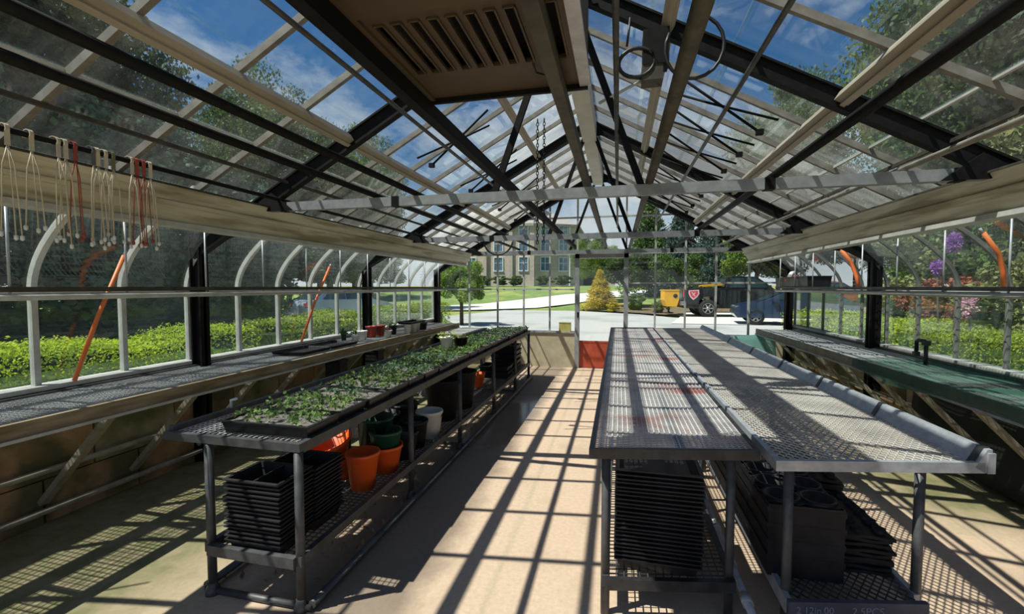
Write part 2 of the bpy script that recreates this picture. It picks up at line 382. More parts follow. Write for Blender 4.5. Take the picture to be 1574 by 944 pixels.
# ------------------------------------------------------------------ mesh helpers
class MB:
    def __init__(s):
        s.v = []; s.f = []; s.sm = []
    def add(s, vs, fs, smooth=False):
        o = len(s.v)
        s.v.extend([tuple(p) for p in vs])
        for f in fs:
            s.f.append(tuple(i + o for i in f)); s.sm.append(smooth)
        return s
    def box(s, c, d):
        x, y, z = c; a, b, e = d[0] / 2, d[1] / 2, d[2] / 2
        vs = [(x + i * a, y + j * b, z + k * e) for i in (-1, 1) for j in (-1, 1) for k in (-1, 1)]
        return s.add(vs, [(0, 1, 3, 2), (4, 6, 7, 5), (0, 4, 5, 1), (2, 3, 7, 6), (0, 2, 6, 4), (1, 5, 7, 3)])
    def ext(s, x0, x1, y0, y1, z0, z1):
        return s.box(((x0 + x1) / 2, (y0 + y1) / 2, (z0 + z1) / 2), (x1 - x0, y1 - y0, z1 - z0))
    def beam(s, p, q, w, h, up=(0, 0, 1)):
        p, q = Vector(p), Vector(q); d = (q - p).normalized(); u = Vector(up)
        sd = d.cross(u)
        if sd.length < 1e-4: sd = d.cross(Vector((1, 0, 0)))
        sd.normalize(); u = sd.cross(d).normalized()
        vs = []
        for c in (p, q):
            for a, b in ((-1, -1), (1, -1), (1, 1), (-1, 1)):
                vs.append(c + sd * (a * w / 2) + u * (b * h / 2))
        return s.add(vs, [(0, 1, 2, 3), (7, 6, 5, 4), (0, 4, 5, 1), (1, 5, 6, 2), (2, 6, 7, 3), (3, 7, 4, 0)])
    def tube(s, pts, r, n=8, closed=False, caps=True):
        pts = [Vector(p) for p in pts]; k = len(pts)
        rs = r if isinstance(r, (list, tuple)) else [r] * k
        vs = []; prev = None
        for i in range(k):
            if closed: d = pts[(i + 1) % k] - pts[i - 1]
            else: d = pts[min(i + 1, k - 1)] - pts[max(i - 1, 0)]
            d.normalize()
            if prev is None:
                a = d.orthogonal().normalized()
            else:
                a = prev - d * prev.dot(d)
                a = a.normalized() if a.length > 1e-5 else d.orthogonal().normalized()
            prev = a; b = d.cross(a)
            for j in range(n):
                t = 2 * PI * j / n
                vs.append(pts[i] + (a * math.cos(t) + b * math.sin(t)) * rs[i])
        fs = []
        for i in range(k if closed else k - 1):
            i2 = (i + 1) % k
            for j in range(n):
                j2 = (j + 1) % n
                fs.append((i * n + j, i * n + j2, i2 * n + j2, i2 * n + j))
        s.add(vs, fs, True)
        if caps and not closed:
            o = len(s.v) - k * n
            s.f.append(tuple(o + j for j in reversed(range(n)))); s.sm.append(False)
            s.f.append(tuple(o + (k - 1) * n + j for j in range(n))); s.sm.append(False)
        return s
    def lathe(s, prof, n=20, c=(0, 0, 0), axis='Z', smooth=True):
        vs = []
        for r, z in prof:
            for j in range(n):
                t = 2 * PI * j / n
                x, y = r * math.cos(t), r * math.sin(t)
                p = (x, y, z) if axis == 'Z' else ((x, z, y) if axis == 'Y' else (z, x, y))
                vs.append((p[0] + c[0], p[1] + c[1], p[2] + c[2]))
        fs = []
        for i in range(len(prof) - 1):
            for j in range(n):
                j2 = (j + 1) % n
                fs.append((i * n + j, i * n + j2, (i + 1) * n + j2, (i + 1) * n + j))
        return s.add(vs, fs, smooth)
    def prism(s, pts, a0, a1, axis='Y'):
        """polygon in the plane across the axis, extruded from a0 to a1 (pts are (x,z) for Y, (x,y) for Z, (y,z) for X)"""
        n = len(pts)
        def P(p, a):
            return (p[0], a, p[1]) if axis == 'Y' else ((p[0], p[1], a) if axis == 'Z' else (a, p[0], p[1]))
        vs = [P(p, a0) for p in pts] + [P(p, a1) for p in pts]
        fs = [tuple(range(n)), tuple(range(2 * n - 1, n - 1, -1))]
        for i in range(n):
            j = (i + 1) % n
            fs.append((i, i + n, j + n, j))
        return s.add(vs, fs)
    def build(s, name, m=None, parent=None, loc=None):
        me = bpy.data.meshes.new(name)
        me.from_pydata(s.v, [], s.f)
        me.polygons.foreach_set('use_smooth', s.sm)
        me.update()
        return obj(name, me, m, parent, loc)

def obj(name, me, m=None, parent=None, loc=None):
    o = bpy.data.objects.new(name, me)
    if m is not None and not me.materials:
        me.materials.append(m)
    COL.objects.link(o)
    if parent is not None: o.parent = parent
    if loc is not None: o.location = loc
    return o

def props(o, label=None, cat=None, group=None, kind=None):
    if label: o['label'] = label
    if cat: o['category'] = cat
    if group: o['group'] = group
    if kind: o['kind'] = kind
    return o

def thing(name, label, cat, loc=(0, 0, 0), rz=0.0, group=None):
    o = bpy.data.objects.new(name, None)
    o.empty_display_size = 0.1
    COL.objects.link(o)
    o.location = loc; o.rotation_euler = (0, 0, rz)
    return props(o, label, cat, group)

def struct(o):
    o['kind'] = 'structure'
    return o

def dup(root, loc=None, rz=None, label=None, scale=None):
    r = root.copy(); COL.objects.link(r)
    if loc is not None: r.location = loc
    if rz is not None: r.rotation_euler = (0, 0, rz)
    if scale is not None: r.scale = scale
    if label: r['label'] = label
    for ch in list(root.children):
        c = ch.copy(); COL.objects.link(c); c.parent = r
        for g in list(ch.children):
            d = g.copy(); COL.objects.link(d); d.parent = c
    return r

def leaves_mesh(name, P, D, L, W, seed):
    """one pointed leaf (a rhombus folded on its midrib) per point; P points, D outward directions"""
    rng = np.random.default_rng(seed)
    n = len(P)
    t = rng.normal(size=(n, 3)) + D * 0.5
    t /= np.linalg.norm(t, axis=1)[:, None]
    nn = D + rng.normal(size=(n, 3)) * 0.55
    b = np.cross(nn, t); b /= (np.linalg.norm(b, axis=1)[:, None] + 1e-9)
    up = np.cross(t, b)
    s = rng.uniform(0.7, 1.3, size=(n, 1))
    L = L * s; W = W * s
    v = np.empty((n, 4, 3))
    v[:, 0] = P - t * L * 0.5
    v[:, 1] = P + b * W * 0.5 + up * W * 0.12
    v[:, 2] = P + t * L * 0.5
    v[:, 3] = P - b * W * 0.5 + up * W * 0.12
    me = bpy.data.meshes.new(name)
    me.vertices.add(n * 4); me.loops.add(n * 4); me.polygons.add(n)
    me.vertices.foreach_set('co', v.reshape(-1))
    me.loops.foreach_set('vertex_index', np.arange(n * 4, dtype=np.int32))
    me.polygons.foreach_set('loop_start', np.arange(0, n * 4, 4, dtype=np.int32))
    me.polygons.foreach_set('loop_total', np.full(n, 4, dtype=np.int32))
    me.update(calc_edges=True)
    return me

def unit(n, rng):
    d = rng.normal(size=(n, 3)); return d / np.linalg.norm(d, axis=1)[:, None]

def crown_mesh(name, seed, blobs, n, leaf, z0=0.25, shape='round'):
    """foliage of a tree of height 1: leaf clumps over a rounded, conical or bushy body"""
    rng = np.random.default_rng(seed)
    cs, rs = [], []
    for i in range(blobs):
        if shape == 'cone':
            h = rng.random() ** 0.8; zz = z0 + (0.98 - z0) * h
            rr = 0.30 * (1 - h) + 0.015; a = rng.random() * 2 * PI
            q = rr * (0.45 + 0.55 * rng.random())
            cs.append((q * math.cos(a), q * math.sin(a), zz - 0.12 * q)); rs.append(0.035 + 0.075 * (1 - h))
        elif shape == 'column':
            h = rng.random(); zz = z0 + (0.96 - z0) * h
            rr = 0.17 * math.sqrt(max(0.05, 1 - (2 * h - 0.9) ** 4)); a = rng.random() * 2 * PI
            q = rr * math.sqrt(rng.random()); cs.append((q * math.cos(a), q * math.sin(a), zz)); rs.append(0.06 + 0.05 * rng.random())
        else:
            d = unit(1, rng)[0]; q = rng.random() ** 0.4
            hr = (1 - z0) / 2
            cs.append((d[0] * q * 0.36, d[1] * q * 0.36, z0 + hr + d[2] * q * hr * 0.82)); rs.append(0.07 + 0.07 * rng.random())
    cs, rs = np.array(cs), np.array(rs)
    k = rng.choice(blobs, n, p=rs ** 2 / (rs ** 2).sum())
    d = unit(n, rng)
    d[:, 2] = d[:, 2] * 0.8 + 0.12
    P = cs[k] + d * (rs[k] * rng.uniform(0.55, 1.05, n))[:, None]
    return leaves_mesh(name, P, d, leaf, leaf * 0.62, seed + 1)

def trunk_mb(h, r, seed, branches=5, z0=0.25, spread=0.25):
    rnd = random.Random(seed); m = MB()
    top = Vector((rnd.uniform(-.03, .03) * h, rnd.uniform(-.03, .03) * h, h * 0.8))
    m.tube([(0, 0, -0.1), (0, 0, h * 0.3), top * 0.7, top], [r, r * 0.8, r * 0.5, r * 0.15], 8)
    for i in range(branches):
        a = rnd.random() * 2 * PI; zz = h * rnd.uniform(z0, 0.6)
        m.tube([(0, 0, zz), (math.cos(a) * spread * h * .5, math.sin(a) * spread * h * .5, zz + h * 0.13), (math.cos(a) * spread * h, math.sin(a) * spread * h, zz + h * 0.2)], [r * 0.45, r * 0.3, r * 0.1], 6)
    return m
ORD = ['topmost', 'second', 'third', 'fourth', 'fifth', 'sixth', 'seventh', 'eighth', 'ninth', 'tenth', 'eleventh', 'twelfth', 'thirteenth', 'fourteenth', 'fifteenth', 'sixteenth', 'seventeenth', 'eighteenth', 'nineteenth', 'twentieth', 'twenty-first', 'twenty-second', 'twenty-third', 'twenty-fourth']
NTH = ['first'] + ORD[1:]

# ------------------------------------------------------------------ the greenhouse shell
XR = -0.37            # ridge
HW = 3.32             # half width to the wall glass
XL, XW = XR - HW, XR + HW
ZR, SL = 3.62, 0.55   # rafter height at the ridge, slope
ANG = math.atan(SL)
DXE = 2.60            # where the curved eave begins
BAYS = [3.2 + 0.54 * k for k in range(-7, 11)]        # glazing bars
Y0, Y1 = BAYS[0], 8.6
TRUSS = [0.5, 3.2, 5.9, 8.52]
ZS = 0.90             # sill
def zrf(dx): return ZR - SL * dx

fl = MB(); fl.ext(XL - .1, XW + .1, -2.2, Y1 + .12, -0.12, 0.0)
struct(fl.build('floor', M['floor']))

# low side walls of concrete blocks, with sill, bars and glass
blk = MB(); blk.ext(-.09, .09, -.293, .293, -.141, .141)
blk_me = blk.build('concrete_block_shape').data
bpy.data.objects.remove(bpy.data.objects['concrete_block_shape'])
blk_rust = blk_me.copy(); blk_me.materials.append(M['wallcon']); blk_rust.materials.append(M['wallrust'])

def eave_pts(side, off=0.0, n=14):
    """section of a curved eave bar from the roof down to the vertical glass"""
    A = (DXE, ZR + 0.07 - SL * DXE); B = (HW + .01, 1.52); Cc = (HW + .01, ZR + 0.07 - SL * (HW + .01))
    out = []
    for i in range(n + 1):
        t = i / n
        dx = (1 - t) ** 2 * A[0] + 2 * t * (1 - t) * Cc[0] + t * t * B[0]
        z = (1 - t) ** 2 * A[1] + 2 * t * (1 - t) * Cc[1] + t * t * B[1]
        out.append((XR + side * (dx + off), z))
    return out

def shared(name, mb, m):
    o = mb.build(name + '_tmp', m); me = o.data; bpy.data.objects.remove(o); me.name = name
    return me

for side, wname, cname in ((-1, 'wall_left', 'ceiling_left'), (1, 'wall_right', 'ceiling_right')):
    xw = XR + side * HW
    w = MB(); w.ext(xw - .06 + side * .06, xw + .06 + side * .06, -2.2, Y1 + .1, -.1, .875)
    wall = struct(w.build(wname, M['wallcon']))
    rnd = random.Random(5 + side)
    for r_ in range(3):
        yy = -0.9 + (0.3 if r_ % 2 else 0)
        while yy < 8.2:
            b = obj('concrete_block', blk_rust if (rnd.random() < .3 or (side < 0 and yy < 2.2)) else blk_me, None, wall,
                    (xw + side * (.045 + rnd.uniform(-.004, .004)), yy + .3, .143 + r_ * .29))
            yy += .6
    s = MB(); s.ext(xw - .07, xw + .07, -2.2, Y1, .875, .905); s.build('sill', M['bar_pale'], wall)
    sec = eave_pts(side)
    # glazing bars: vertical part and curved part in one bent bar
    bar = MB()
    pts = [(xw + side * .01, 0, .9)] + [(p[0], 0, p[1]) for p in reversed(sec)]
    for a, b in zip(pts[:-1], pts[1:]):
        bar.beam(a, b, .034 if side < 0 else .026, .04 if side < 0 else .03, up=(side, 0, .01))
    bme = shared('curved_bar', bar, M['bar_pale'] if side < 0 else M['bar_backlit'])
    for y in BAYS: obj('curved_bar', bme, None, wall, (0, y, 0))
    # upright panes and curved panes
    pm = MB(); pm.ext(-.002, .002, -.262, .262, .905, 1.52); pme = shared('glass_pane', pm, M['wall_glass'])
    cm = MB(); vs = []; fs = []
    n = len(sec)
    for x_, z_ in sec:
        vs += [(x_ + side * .012, -.262, z_), (x_ + side * .012, .262, z_)]
    for x_, z_ in sec:
        vs += [(x_ + side * .016, -.262, z_ + .003), (x_ + side * .016, .262, z_ + .003)]
    for i in range(n - 1):
        fs.append((2 * i, 2 * i + 1, 2 * i + 3, 2 * i + 2)); o_ = 2 * n
        fs.append((o_ + 2 * i, o_ + 2 * i + 2, o_ + 2 * i + 3, o_ + 2 * i + 1))
        fs.append((2 * i, 2 * i + 2, o_ + 2 * i + 2, o_ + 2 * i)); fs.append((2 * i + 1, o_ + 2 * i + 1, o_ + 2 * i + 3, 2 * i + 3))
    cm.add(vs, fs, False); cme = shared('curved_pane', cm, M['curve_glass'])
    for y in BAYS[:-1]:
        obj('glass_pane', pme, None, wall, (xw + side * .012, y + .27, 0))
        obj('curved_pane', cme, None, wall, (0, y + .27, 0))
    e = MB(); e.ext(xw - .02, xw + .03, Y0, Y1, 1.50, 1.535); e.build('eave_rail', M['bar_pale'], wall)
    # roof slope
    c = MB(); c.beam((XR + side * .05, Y0, ZR + .05), (XR + side * .05, Y1, ZR + .05), .05, .05)
    ceil = struct(c.build(cname, M['bar']))
    def rp(dx, off): return (XR + side * dx, ZR - SL * dx + off)
    rb = MB(); a, b = rp(.06, .05), rp(DXE + .02, .05)
    rb.beam((a[0], 0, a[1]), (b[0], 0, b[1]), .030, .042); rbme = shared('glazing_bar', rb, M['bar'])
    for y in BAYS: obj('glazing_bar', rbme, None, ceil, (0, y, 0))
    pl = 0.605
    rpm = MB(); rpm.ext(-pl / 2, pl / 2, -.264, .264, -.002, .002); rpme = shared('roof_pane', rpm, M['roof_glass'])
    rph = rpme.copy(); rph.materials[0] = M['roof_glass_hazy']; rpw = rpme.copy(); rpw.materials[0] = M['roof_glass_white']
    for y in BAYS[:-1]:
        for k in range(5):
            dxm = .06 + (k + .5) * .51
            x_, z_ = rp(dxm, .078)
            far = y - (4.2 if side > 0 else 5.2) - (0 if side > 0 else .45 * k)
            pm_ = rpw if far > .6 else (rph if far > -.6 else rpme)
            o = obj('roof_pane', pm_, None, ceil, (x_, y + .27, z_))
            o.rotation_euler = (0, side * ANG + (-.008 * side), 0)
    lap = MB(); x_, z_ = rp(2.1, .07); lap.beam((x_, Y0, z_), (x_, Y1, z_), .02, .012); lap.build('lap_strip', M['bar_pale'], ceil)
    for dx, wd in ((.67, .075), (1.69, .085)):
        p = MB(); x_, z_ = rp(dx, .0)
        p.beam((x_, Y0, z_), (x_, Y1, z_), wd, .05, up=(side * SL, 0, 1)); p.beam((x_, Y0, z_ - .03), (x_, Y1, z_ - .03), wd * .35, .03, up=(side * SL, 0, 1))
        p.build('purlin', M['purlin'], ceil)
    for dx in (1.2, 2.25):
        p = MB(); x_, z_ = rp(dx, .015)
        p.beam((x_, Y0, z_), (x_, Y1, z_), .022, .022); p.build('purlin_rod', M['pipe_steel'], ceil)
    # gutter beam under the eave: a wide boxed plank with ledges
    gx = XR + side * 2.58
    g = MB()
    g.prism([(gx + side * .03, 1.985), (gx - side * .03, 1.985), (gx - side * .15, 2.20), (gx + side * .03, 2.20)], Y0, 8.45)
    g.build('trim_%d' % (1 if side < 0 else 2), M['gutter'])
    go = struct(bpy.data.objects['trim_%d' % (1 if side < 0 else 2)])
    g = MB(); g.ext(gx - .065, gx + .065, Y0, 8.45, 1.955, 1.985); g.build('lower_lip', M['bar_pale'], go)
    g = MB(); g.prism([(gx - side * .07, 2.085), (gx - side * .105, 2.085), (gx - side * .115, 2.11), (gx - side * .08, 2.11)], Y0, 8.45); g.build('middle_ledge', M['gutter'], go)
    g = MB(); g.ext(gx - side * .06 - .10, gx - side * .06 + .10, Y0, 8.45, 2.20, 2.212); g.build('upper_lip', M['pipe_steel'], go)

# ridge board
rbx = MB(); rbx.ext(XR - .085, XR + .085, Y0, 8.4, ZR - .22, ZR - .02)
rdg = struct(rbx.build('trim_3', M['ridge']))
r2 = MB(); r2.ext(XR - .03, XR + .03, Y0, Y1, ZR - .02, ZR + .11); r2.build('ridge_cap', M['bar'], rdg)

# trusses
for ti, y in enumerate(TRUSS):
    a = MB(); a.beam((XR - 2.62, y, 2.205), (XR + 2.62, y, 2.205), .055, .07)
    t = struct(a.build('trim_%d' % (4 + ti), M['tie_steel']))
    for side in (-1, 1):
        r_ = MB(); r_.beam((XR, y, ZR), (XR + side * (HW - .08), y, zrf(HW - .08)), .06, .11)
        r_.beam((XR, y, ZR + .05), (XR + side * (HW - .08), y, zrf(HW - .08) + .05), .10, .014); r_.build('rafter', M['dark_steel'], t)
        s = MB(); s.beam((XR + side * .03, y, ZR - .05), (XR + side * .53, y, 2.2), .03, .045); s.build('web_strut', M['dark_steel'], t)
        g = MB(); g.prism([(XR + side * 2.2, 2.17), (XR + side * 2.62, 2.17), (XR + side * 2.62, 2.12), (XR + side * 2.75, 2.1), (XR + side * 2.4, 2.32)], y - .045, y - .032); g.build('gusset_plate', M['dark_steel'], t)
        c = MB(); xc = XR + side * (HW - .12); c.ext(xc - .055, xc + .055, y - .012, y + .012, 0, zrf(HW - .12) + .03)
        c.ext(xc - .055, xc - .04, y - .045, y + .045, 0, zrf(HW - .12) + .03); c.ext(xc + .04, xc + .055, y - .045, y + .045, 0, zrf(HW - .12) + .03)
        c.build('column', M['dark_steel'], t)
        k = MB(); k.tube([(XR + side * 2.5, y - .05, 2.12), (XR + side * 2.62, y - .05, 2.0), (XR + side * 2.82, y - .05, 1.97)], .014, 6); k.build('knee_bracket', M['dark_steel'], t)
        for q in (2.3, 1.3):
            bb = MB(); bb.box((XR + side * q, y, 2.205), (.06, .062, .078)); bb.build('clamp', M['dark_steel'], t)
    ap = MB(); ap.prism([(XR - .22, ZR - .16), (XR + .22, ZR - .16), (XR, ZR + .02)], y - .04, y - .03); ap.build('apex_plate', M['dark_steel'], t)

# end wall: low concrete, bars, panes and the door
bw = MB(); bw.ext(XL, -.80, Y1, Y1 + .18, -.1, .66); bw.ext(.19, XW, Y1, Y1 + .18, -.1, .66)
back = struct(bw.build('wall_back', M['endcon']))
s = MB(); s.ext(XL, -.80, Y1 - .02, Y1 + .2, .66, .685); s.ext(.19, XW, Y1 - .02, Y1 + .2, .66, .685); s.build('sill', M['frame'], back)
EX = [XL + .1, -2.92, -2.33, -1.80, -1.285, -.755, .145, .665, 1.185, 1.70, 2.24, XW - .1]
def roof_z(x): return ZR - SL * abs(x - XR)
for x in EX:
    b = MB(); zt = min(roof_z(x), ZR) + .02; z0 = .68 if x not in (-.755, .145) else 2.2
    b.ext(x - .016, x + .016, Y1 + .02, Y1 + .06, z0, zt); b.build('glazing_bar', M['bar_pale'], back)
for z, xa, xb in ((1.5, XL + .1, -.8), (1.62, .19, XW - .1), (2.2, XL + .3, XW - .3), (2.86, XR - 1.38, XR + 1.38)):
    b = MB(); h = .03 if z < 2.1 or z > 2.5 else .075; b.ext(xa, xb, Y1 + .015, Y1 + .055, z - h / 2, z + h / 2); b.build('cross_bar', M['bar_pale'], back)
def end_pane(x0, x1, z0, z1):
    """pane of the end wall, cut to the roof line where it reaches it"""
    xs = [x0] + ([XR] if x0 < XR < x1 else []) + [x1]
    top = [(x, min(z1, roof_z(x) - .01)) for x in reversed(xs)]
    if max(t[1] for t in top) <= z0 + .02: return
    pts = [(x0, z0), (x1, z0)] + [t for t in top if t[1] > z0 + .005]
    if len(pts) < 3: return
    p = MB(); p.prism(pts, Y1 + .036, Y1 + .040); p.build('glass_pane', M['end_glass'], back)
for x0, x1 in zip(EX[:-1], EX[1:]):
    dr = (x0 == -.755)
    zz = [2.24, 2.86, 3.7] if dr else [.685, 1.5 if x1 < -.7 else 1.62, 2.17, 2.24, 2.86, 3.7]
    for z0, z1 in zip(zz[:-1], zz[1:]):
        if abs(z0 - 2.17) < .001: continue
        end_pane(x0 + .018, x1 - .018, z0 + .012, z1 - .012)
d = MB(); d.ext(-.795, -.715, Y1 - .03, Y1 + .10, 0, 2.17)
door = struct(d.build('door_1', M['frame']))
d = MB(); d.ext(.105, .185, Y1 - .03, Y1 + .10, 0, 2.17); d.build('door_post', M['frame'], door)
d = MB(); d.ext(-.795, .185, Y1 - .03, Y1 + .10, 2.09, 2.17); d.build('door_header', M['frame'], door)
d = MB(); d.ext(-.71, .10, Y1 + .02, Y1 + .06, .012, .50); d.build('kick_panel', M['reddoor'], door)
d = MB(); d.ext(-.71, .10, Y1 + .015, Y1 + .065, .49, .52); d.build('mid_rail', M['reddoor'], door)
d = MB(); d.ext(-.71, .10, Y1 + .036, Y1 + .041, .52, 2.09); d.build('glass_pane', M['end_glass'], door)
d = MB(); d.box((-.735, Y1 - .045, 1.02), (.03, .03, .10)); d.build('door_latch', M['dark_steel'], door)

# ------------------------------------------------------------------ pipes, cables, heater overhead
def pipe(name, label, pts, r, m, n=8, cat='pipe', group=None):
    o = MB().tube(pts, r, n).build(name, m); props(o, label, cat, group); return o
ZT = 2.262
pipe('overhead_pipe', 'dark overhead pipe over seedling side, inner of two parallel dark pipes below white purlin', [(-1.51, Y0, ZT), (-1.51, 8.45, ZT)], .022, M['dark_steel'])
pipe('overhead_pipe', 'dark overhead pipe over seedling side, outer of two parallel dark pipes above hanger rod', [(-1.85, Y0, ZT), (-1.85, 8.45, ZT)], .022, M['dark_steel'])
pipe('hanger_rod', 'slim black rod beside the cream gutter with basket hangers looped over it', [(-2.70, Y0, ZT), (-2.70, 8.45, ZT)], .015, M['dark_steel'], cat='rod')
pipe('overhead_pipe', 'dark overhead pipe with lit upper edge crossing over the mesh benches', [(.965, Y0, ZT), (.965, 8.45, ZT)], .025, M['dark_steel'])
pipe('overhead_pipe', 'thin pale overhead pipe close to the gutter above green netting', [(1.67, Y0, ZT), (1.67, 8.45, ZT)], .018, M['bar'])
pipe('overhead_pipe', 'thick brownish overhead pipe passing below the black hose coil', [(.20, Y0, ZT), (.20, 8.45, ZT)], .028, M['pipe_steel'])
o = MB(); o.beam((-.78, Y0, ZT + .02), (-.78, 8.45, ZT + .02), .045, .06); o = o.build('support_rail', M['dark_steel']); props(o, 'black angle rail along the edge of the tan heater', 'rail')
o = MB(); o.beam((-.22, Y0, ZT + .015), (-.22, 8.45, ZT + .015), .045, .05); o = o.build('support_rail', M['pipe_steel']); props(o, 'grey brown rail crossing beneath the heater slots', 'rail')
pipe('conduit_pipe', 'narrow galvanised conduit running from the heater past the apex toward the tie beam', [(-.02, .6, 2.62), (-.02, 8.4, 2.62)], .014, M['galv_dark'])

# heater
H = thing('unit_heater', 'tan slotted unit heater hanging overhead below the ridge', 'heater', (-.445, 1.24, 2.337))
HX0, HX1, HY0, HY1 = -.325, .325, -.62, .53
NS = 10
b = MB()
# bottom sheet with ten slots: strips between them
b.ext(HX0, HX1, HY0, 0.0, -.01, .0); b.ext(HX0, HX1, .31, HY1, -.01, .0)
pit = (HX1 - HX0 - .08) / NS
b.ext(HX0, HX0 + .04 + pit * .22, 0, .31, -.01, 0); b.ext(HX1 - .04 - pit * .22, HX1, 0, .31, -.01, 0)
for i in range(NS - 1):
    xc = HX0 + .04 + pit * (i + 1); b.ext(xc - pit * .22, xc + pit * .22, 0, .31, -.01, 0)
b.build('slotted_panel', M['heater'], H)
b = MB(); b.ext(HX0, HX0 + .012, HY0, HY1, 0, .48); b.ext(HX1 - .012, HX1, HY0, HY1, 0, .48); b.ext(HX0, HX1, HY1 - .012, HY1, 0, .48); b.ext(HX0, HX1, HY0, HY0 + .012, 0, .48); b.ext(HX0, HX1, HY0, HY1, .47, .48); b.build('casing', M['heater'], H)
b = MB(); b.ext(HX0 + .02, HX1 - .02, -.03, .36, .05, .06); b.build('slot_backing', M['slot'], H)
for i in range(NS):
    xc = HX0 + .04 + pit * (i + .5); p = MB()
    hw = pit * .28
    p.beam((xc - hw, 0.0, -.013), (xc - hw, .31, -.013), .006, .008); p.beam((xc + hw, 0, -.013), (xc + hw, .31, -.013), .006, .008); p.beam((xc - hw, .31, -.013), (xc + hw, .31, -.013), .006, .008); p.beam((xc - hw, 0, -.013), (xc + hw, 0, -.013), .006, .008)
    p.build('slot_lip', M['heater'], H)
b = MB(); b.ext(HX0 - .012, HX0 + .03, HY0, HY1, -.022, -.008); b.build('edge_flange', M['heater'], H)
b = MB(); b.ext(HX1 - .03, HX1 + .012, HY0, HY1, -.022, -.008); b.build('edge_flange', M['galv'], H)
b = MB(); b.ext(HX0, HX1, HY1 - .005, HY1 + .012, -.03, .02); b.build('end_flange', M['dark_steel'], H)
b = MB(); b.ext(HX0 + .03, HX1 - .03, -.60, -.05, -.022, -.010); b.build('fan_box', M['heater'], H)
for q in (-1, 1):
    for y in (HY0 + .1, HY1 - .1):
        MB().tube([(q * .26, y, .45), (q * .20, y, 1.08)], .008, 6).build('hanger_strap', M['dark_steel'], H)
MB().tube([(.15, .30, -.01), (.155, .36, -.03), (.20, .40, -.03), (.21, .35, -.02), (.20, .31, -.01)], .004, 5).build('loose_wire', M['hose'], H)

# vent gear motor with hose coils by the first truss
G = thing('vent_motor', 'small dark vent motor box with grey base fixed at the rafter near the hose coils', 'motor', (.22, 3.12, 2.98))
MB().box((0, 0, .10), (.16, .14, .22)).build('motor_body', M['dark_steel'], G)
MB().box((-.02, 0, -.055), (.13, .13, .10)).build('gear_box', M['pipe_steel'], G)
MB().tube([(-.08, 0, -.08), (-.36, .1, -.16)], .01, 6).build('lever_arm', M['bar_pale'], G)
MB().box((0, .02, .215), (.05, .05, .02)).build('mount_plate', M['dark_steel'], G)
def coil(name, label, c, rx, rz, turns, ph, tail):
    pts = []
    for i in range(int(turns * 20) + 1):
        a = ph + i / 20 * 2 * PI; pts.append((c[0] + rx * math.cos(a), c[1] + .01 * i / 20, c[2] + rz * math.sin(a)))
    pts += tail
    o = MB().tube(pts, .011, 7).build(name, M['hose']); props(o, label, 'hose'); return o
coil('hose_coil', 'small coil of black hose hanging beside the vent motor near the heater', (.10, 3.05, 2.99), .11, .09, 1.6, .5, [(.16, 3.1, 2.9), (.25, 3.15, 2.88)])
coil('hose_coil', 'wide loop of black hose under the dark rafter beyond the thick pipe', (.44, 3.0, 3.02), .17, .19, .85, 2.6, [])
MB().tube([(.04, 3.1, 3.12), (.06, 3.1, 3.3)], .008, 6).build('hose_tie', M['hose'], bpy.data.objects['hose_coil'])

coil('hose_coil', 'black hose hanging in an open loop from the second tie beam', (-1.57, 5.84, 2.17), .20, .19, .5, PI, [])
# vent arms: thin crossing rods below the roof on the far bays
rnd = random.Random(3)
k = 0
for side, yl in ((-1, (4.0, 5.2, 6.6, 7.7)), (1, (3.7, 4.3, 4.9, 5.5, 6.2, 6.9, 7.5, 8.1))):
    for k, y in enumerate(yl):
        A = thing('scissor_opener', '%s scissor vent opener from the first tie beam, below the %s roof slope' % (NTH[k], 'clear' if side < 0 else 'grey'), 'vent opener', (XR + side * .80, y, zrf(.80)), 0, 'scissor vent openers')
        MB().tube([(0, 0, -.02), (side * .62, .16, -.44)], .010, 6).build('long_lever', M['dark_steel'], A)
        MB().tube([(side * .70, .0, -.41), (side * .25, .10, -.33 + .12), (side * .05, .22, -.08)], .009, 6).build('cross_lever', M['dark_steel'], A)
        MB().box((side * .62, .16, -.44), (.05, .04, .04)).build('shaft_clamp', M['dark_steel'], A)
for side, lab in ((-1, 'seedling'), (1, 'mesh bench')):
    o = pipe('vent_shaft', 'long dark vent shaft running below the roof on the %s side' % lab, [(XR + side * 1.05, Y0, zrf(1.05) - .32), (XR + side * 1.05, 8.4, zrf(1.05) - .32)], .014, M['galv_dark'], cat='shaft')

# pull chain
CH = thing('pull_chain', 'long dark pull chain hanging from the roof beyond the first tie beam', 'chain', (-.80, 4.7, 2.0))
lk = MB(); pts = [(.012 * math.cos(t * PI / 4), 0, .022 * math.sin(t * PI / 4)) for t in range(8)]
lk.tube(pts, .0045, 5, closed=True); lme = shared('chain_link', lk, M['dark_steel'])
zz = .02
i = 0
while zz < 1.30:
    for xo in (-.035, .035):
        o = obj('chain_link', lme, None, CH, (xo, 0, zz)); o.rotation_euler = (0, 0, PI / 2 * (i % 2))
    zz += .036; i += 1

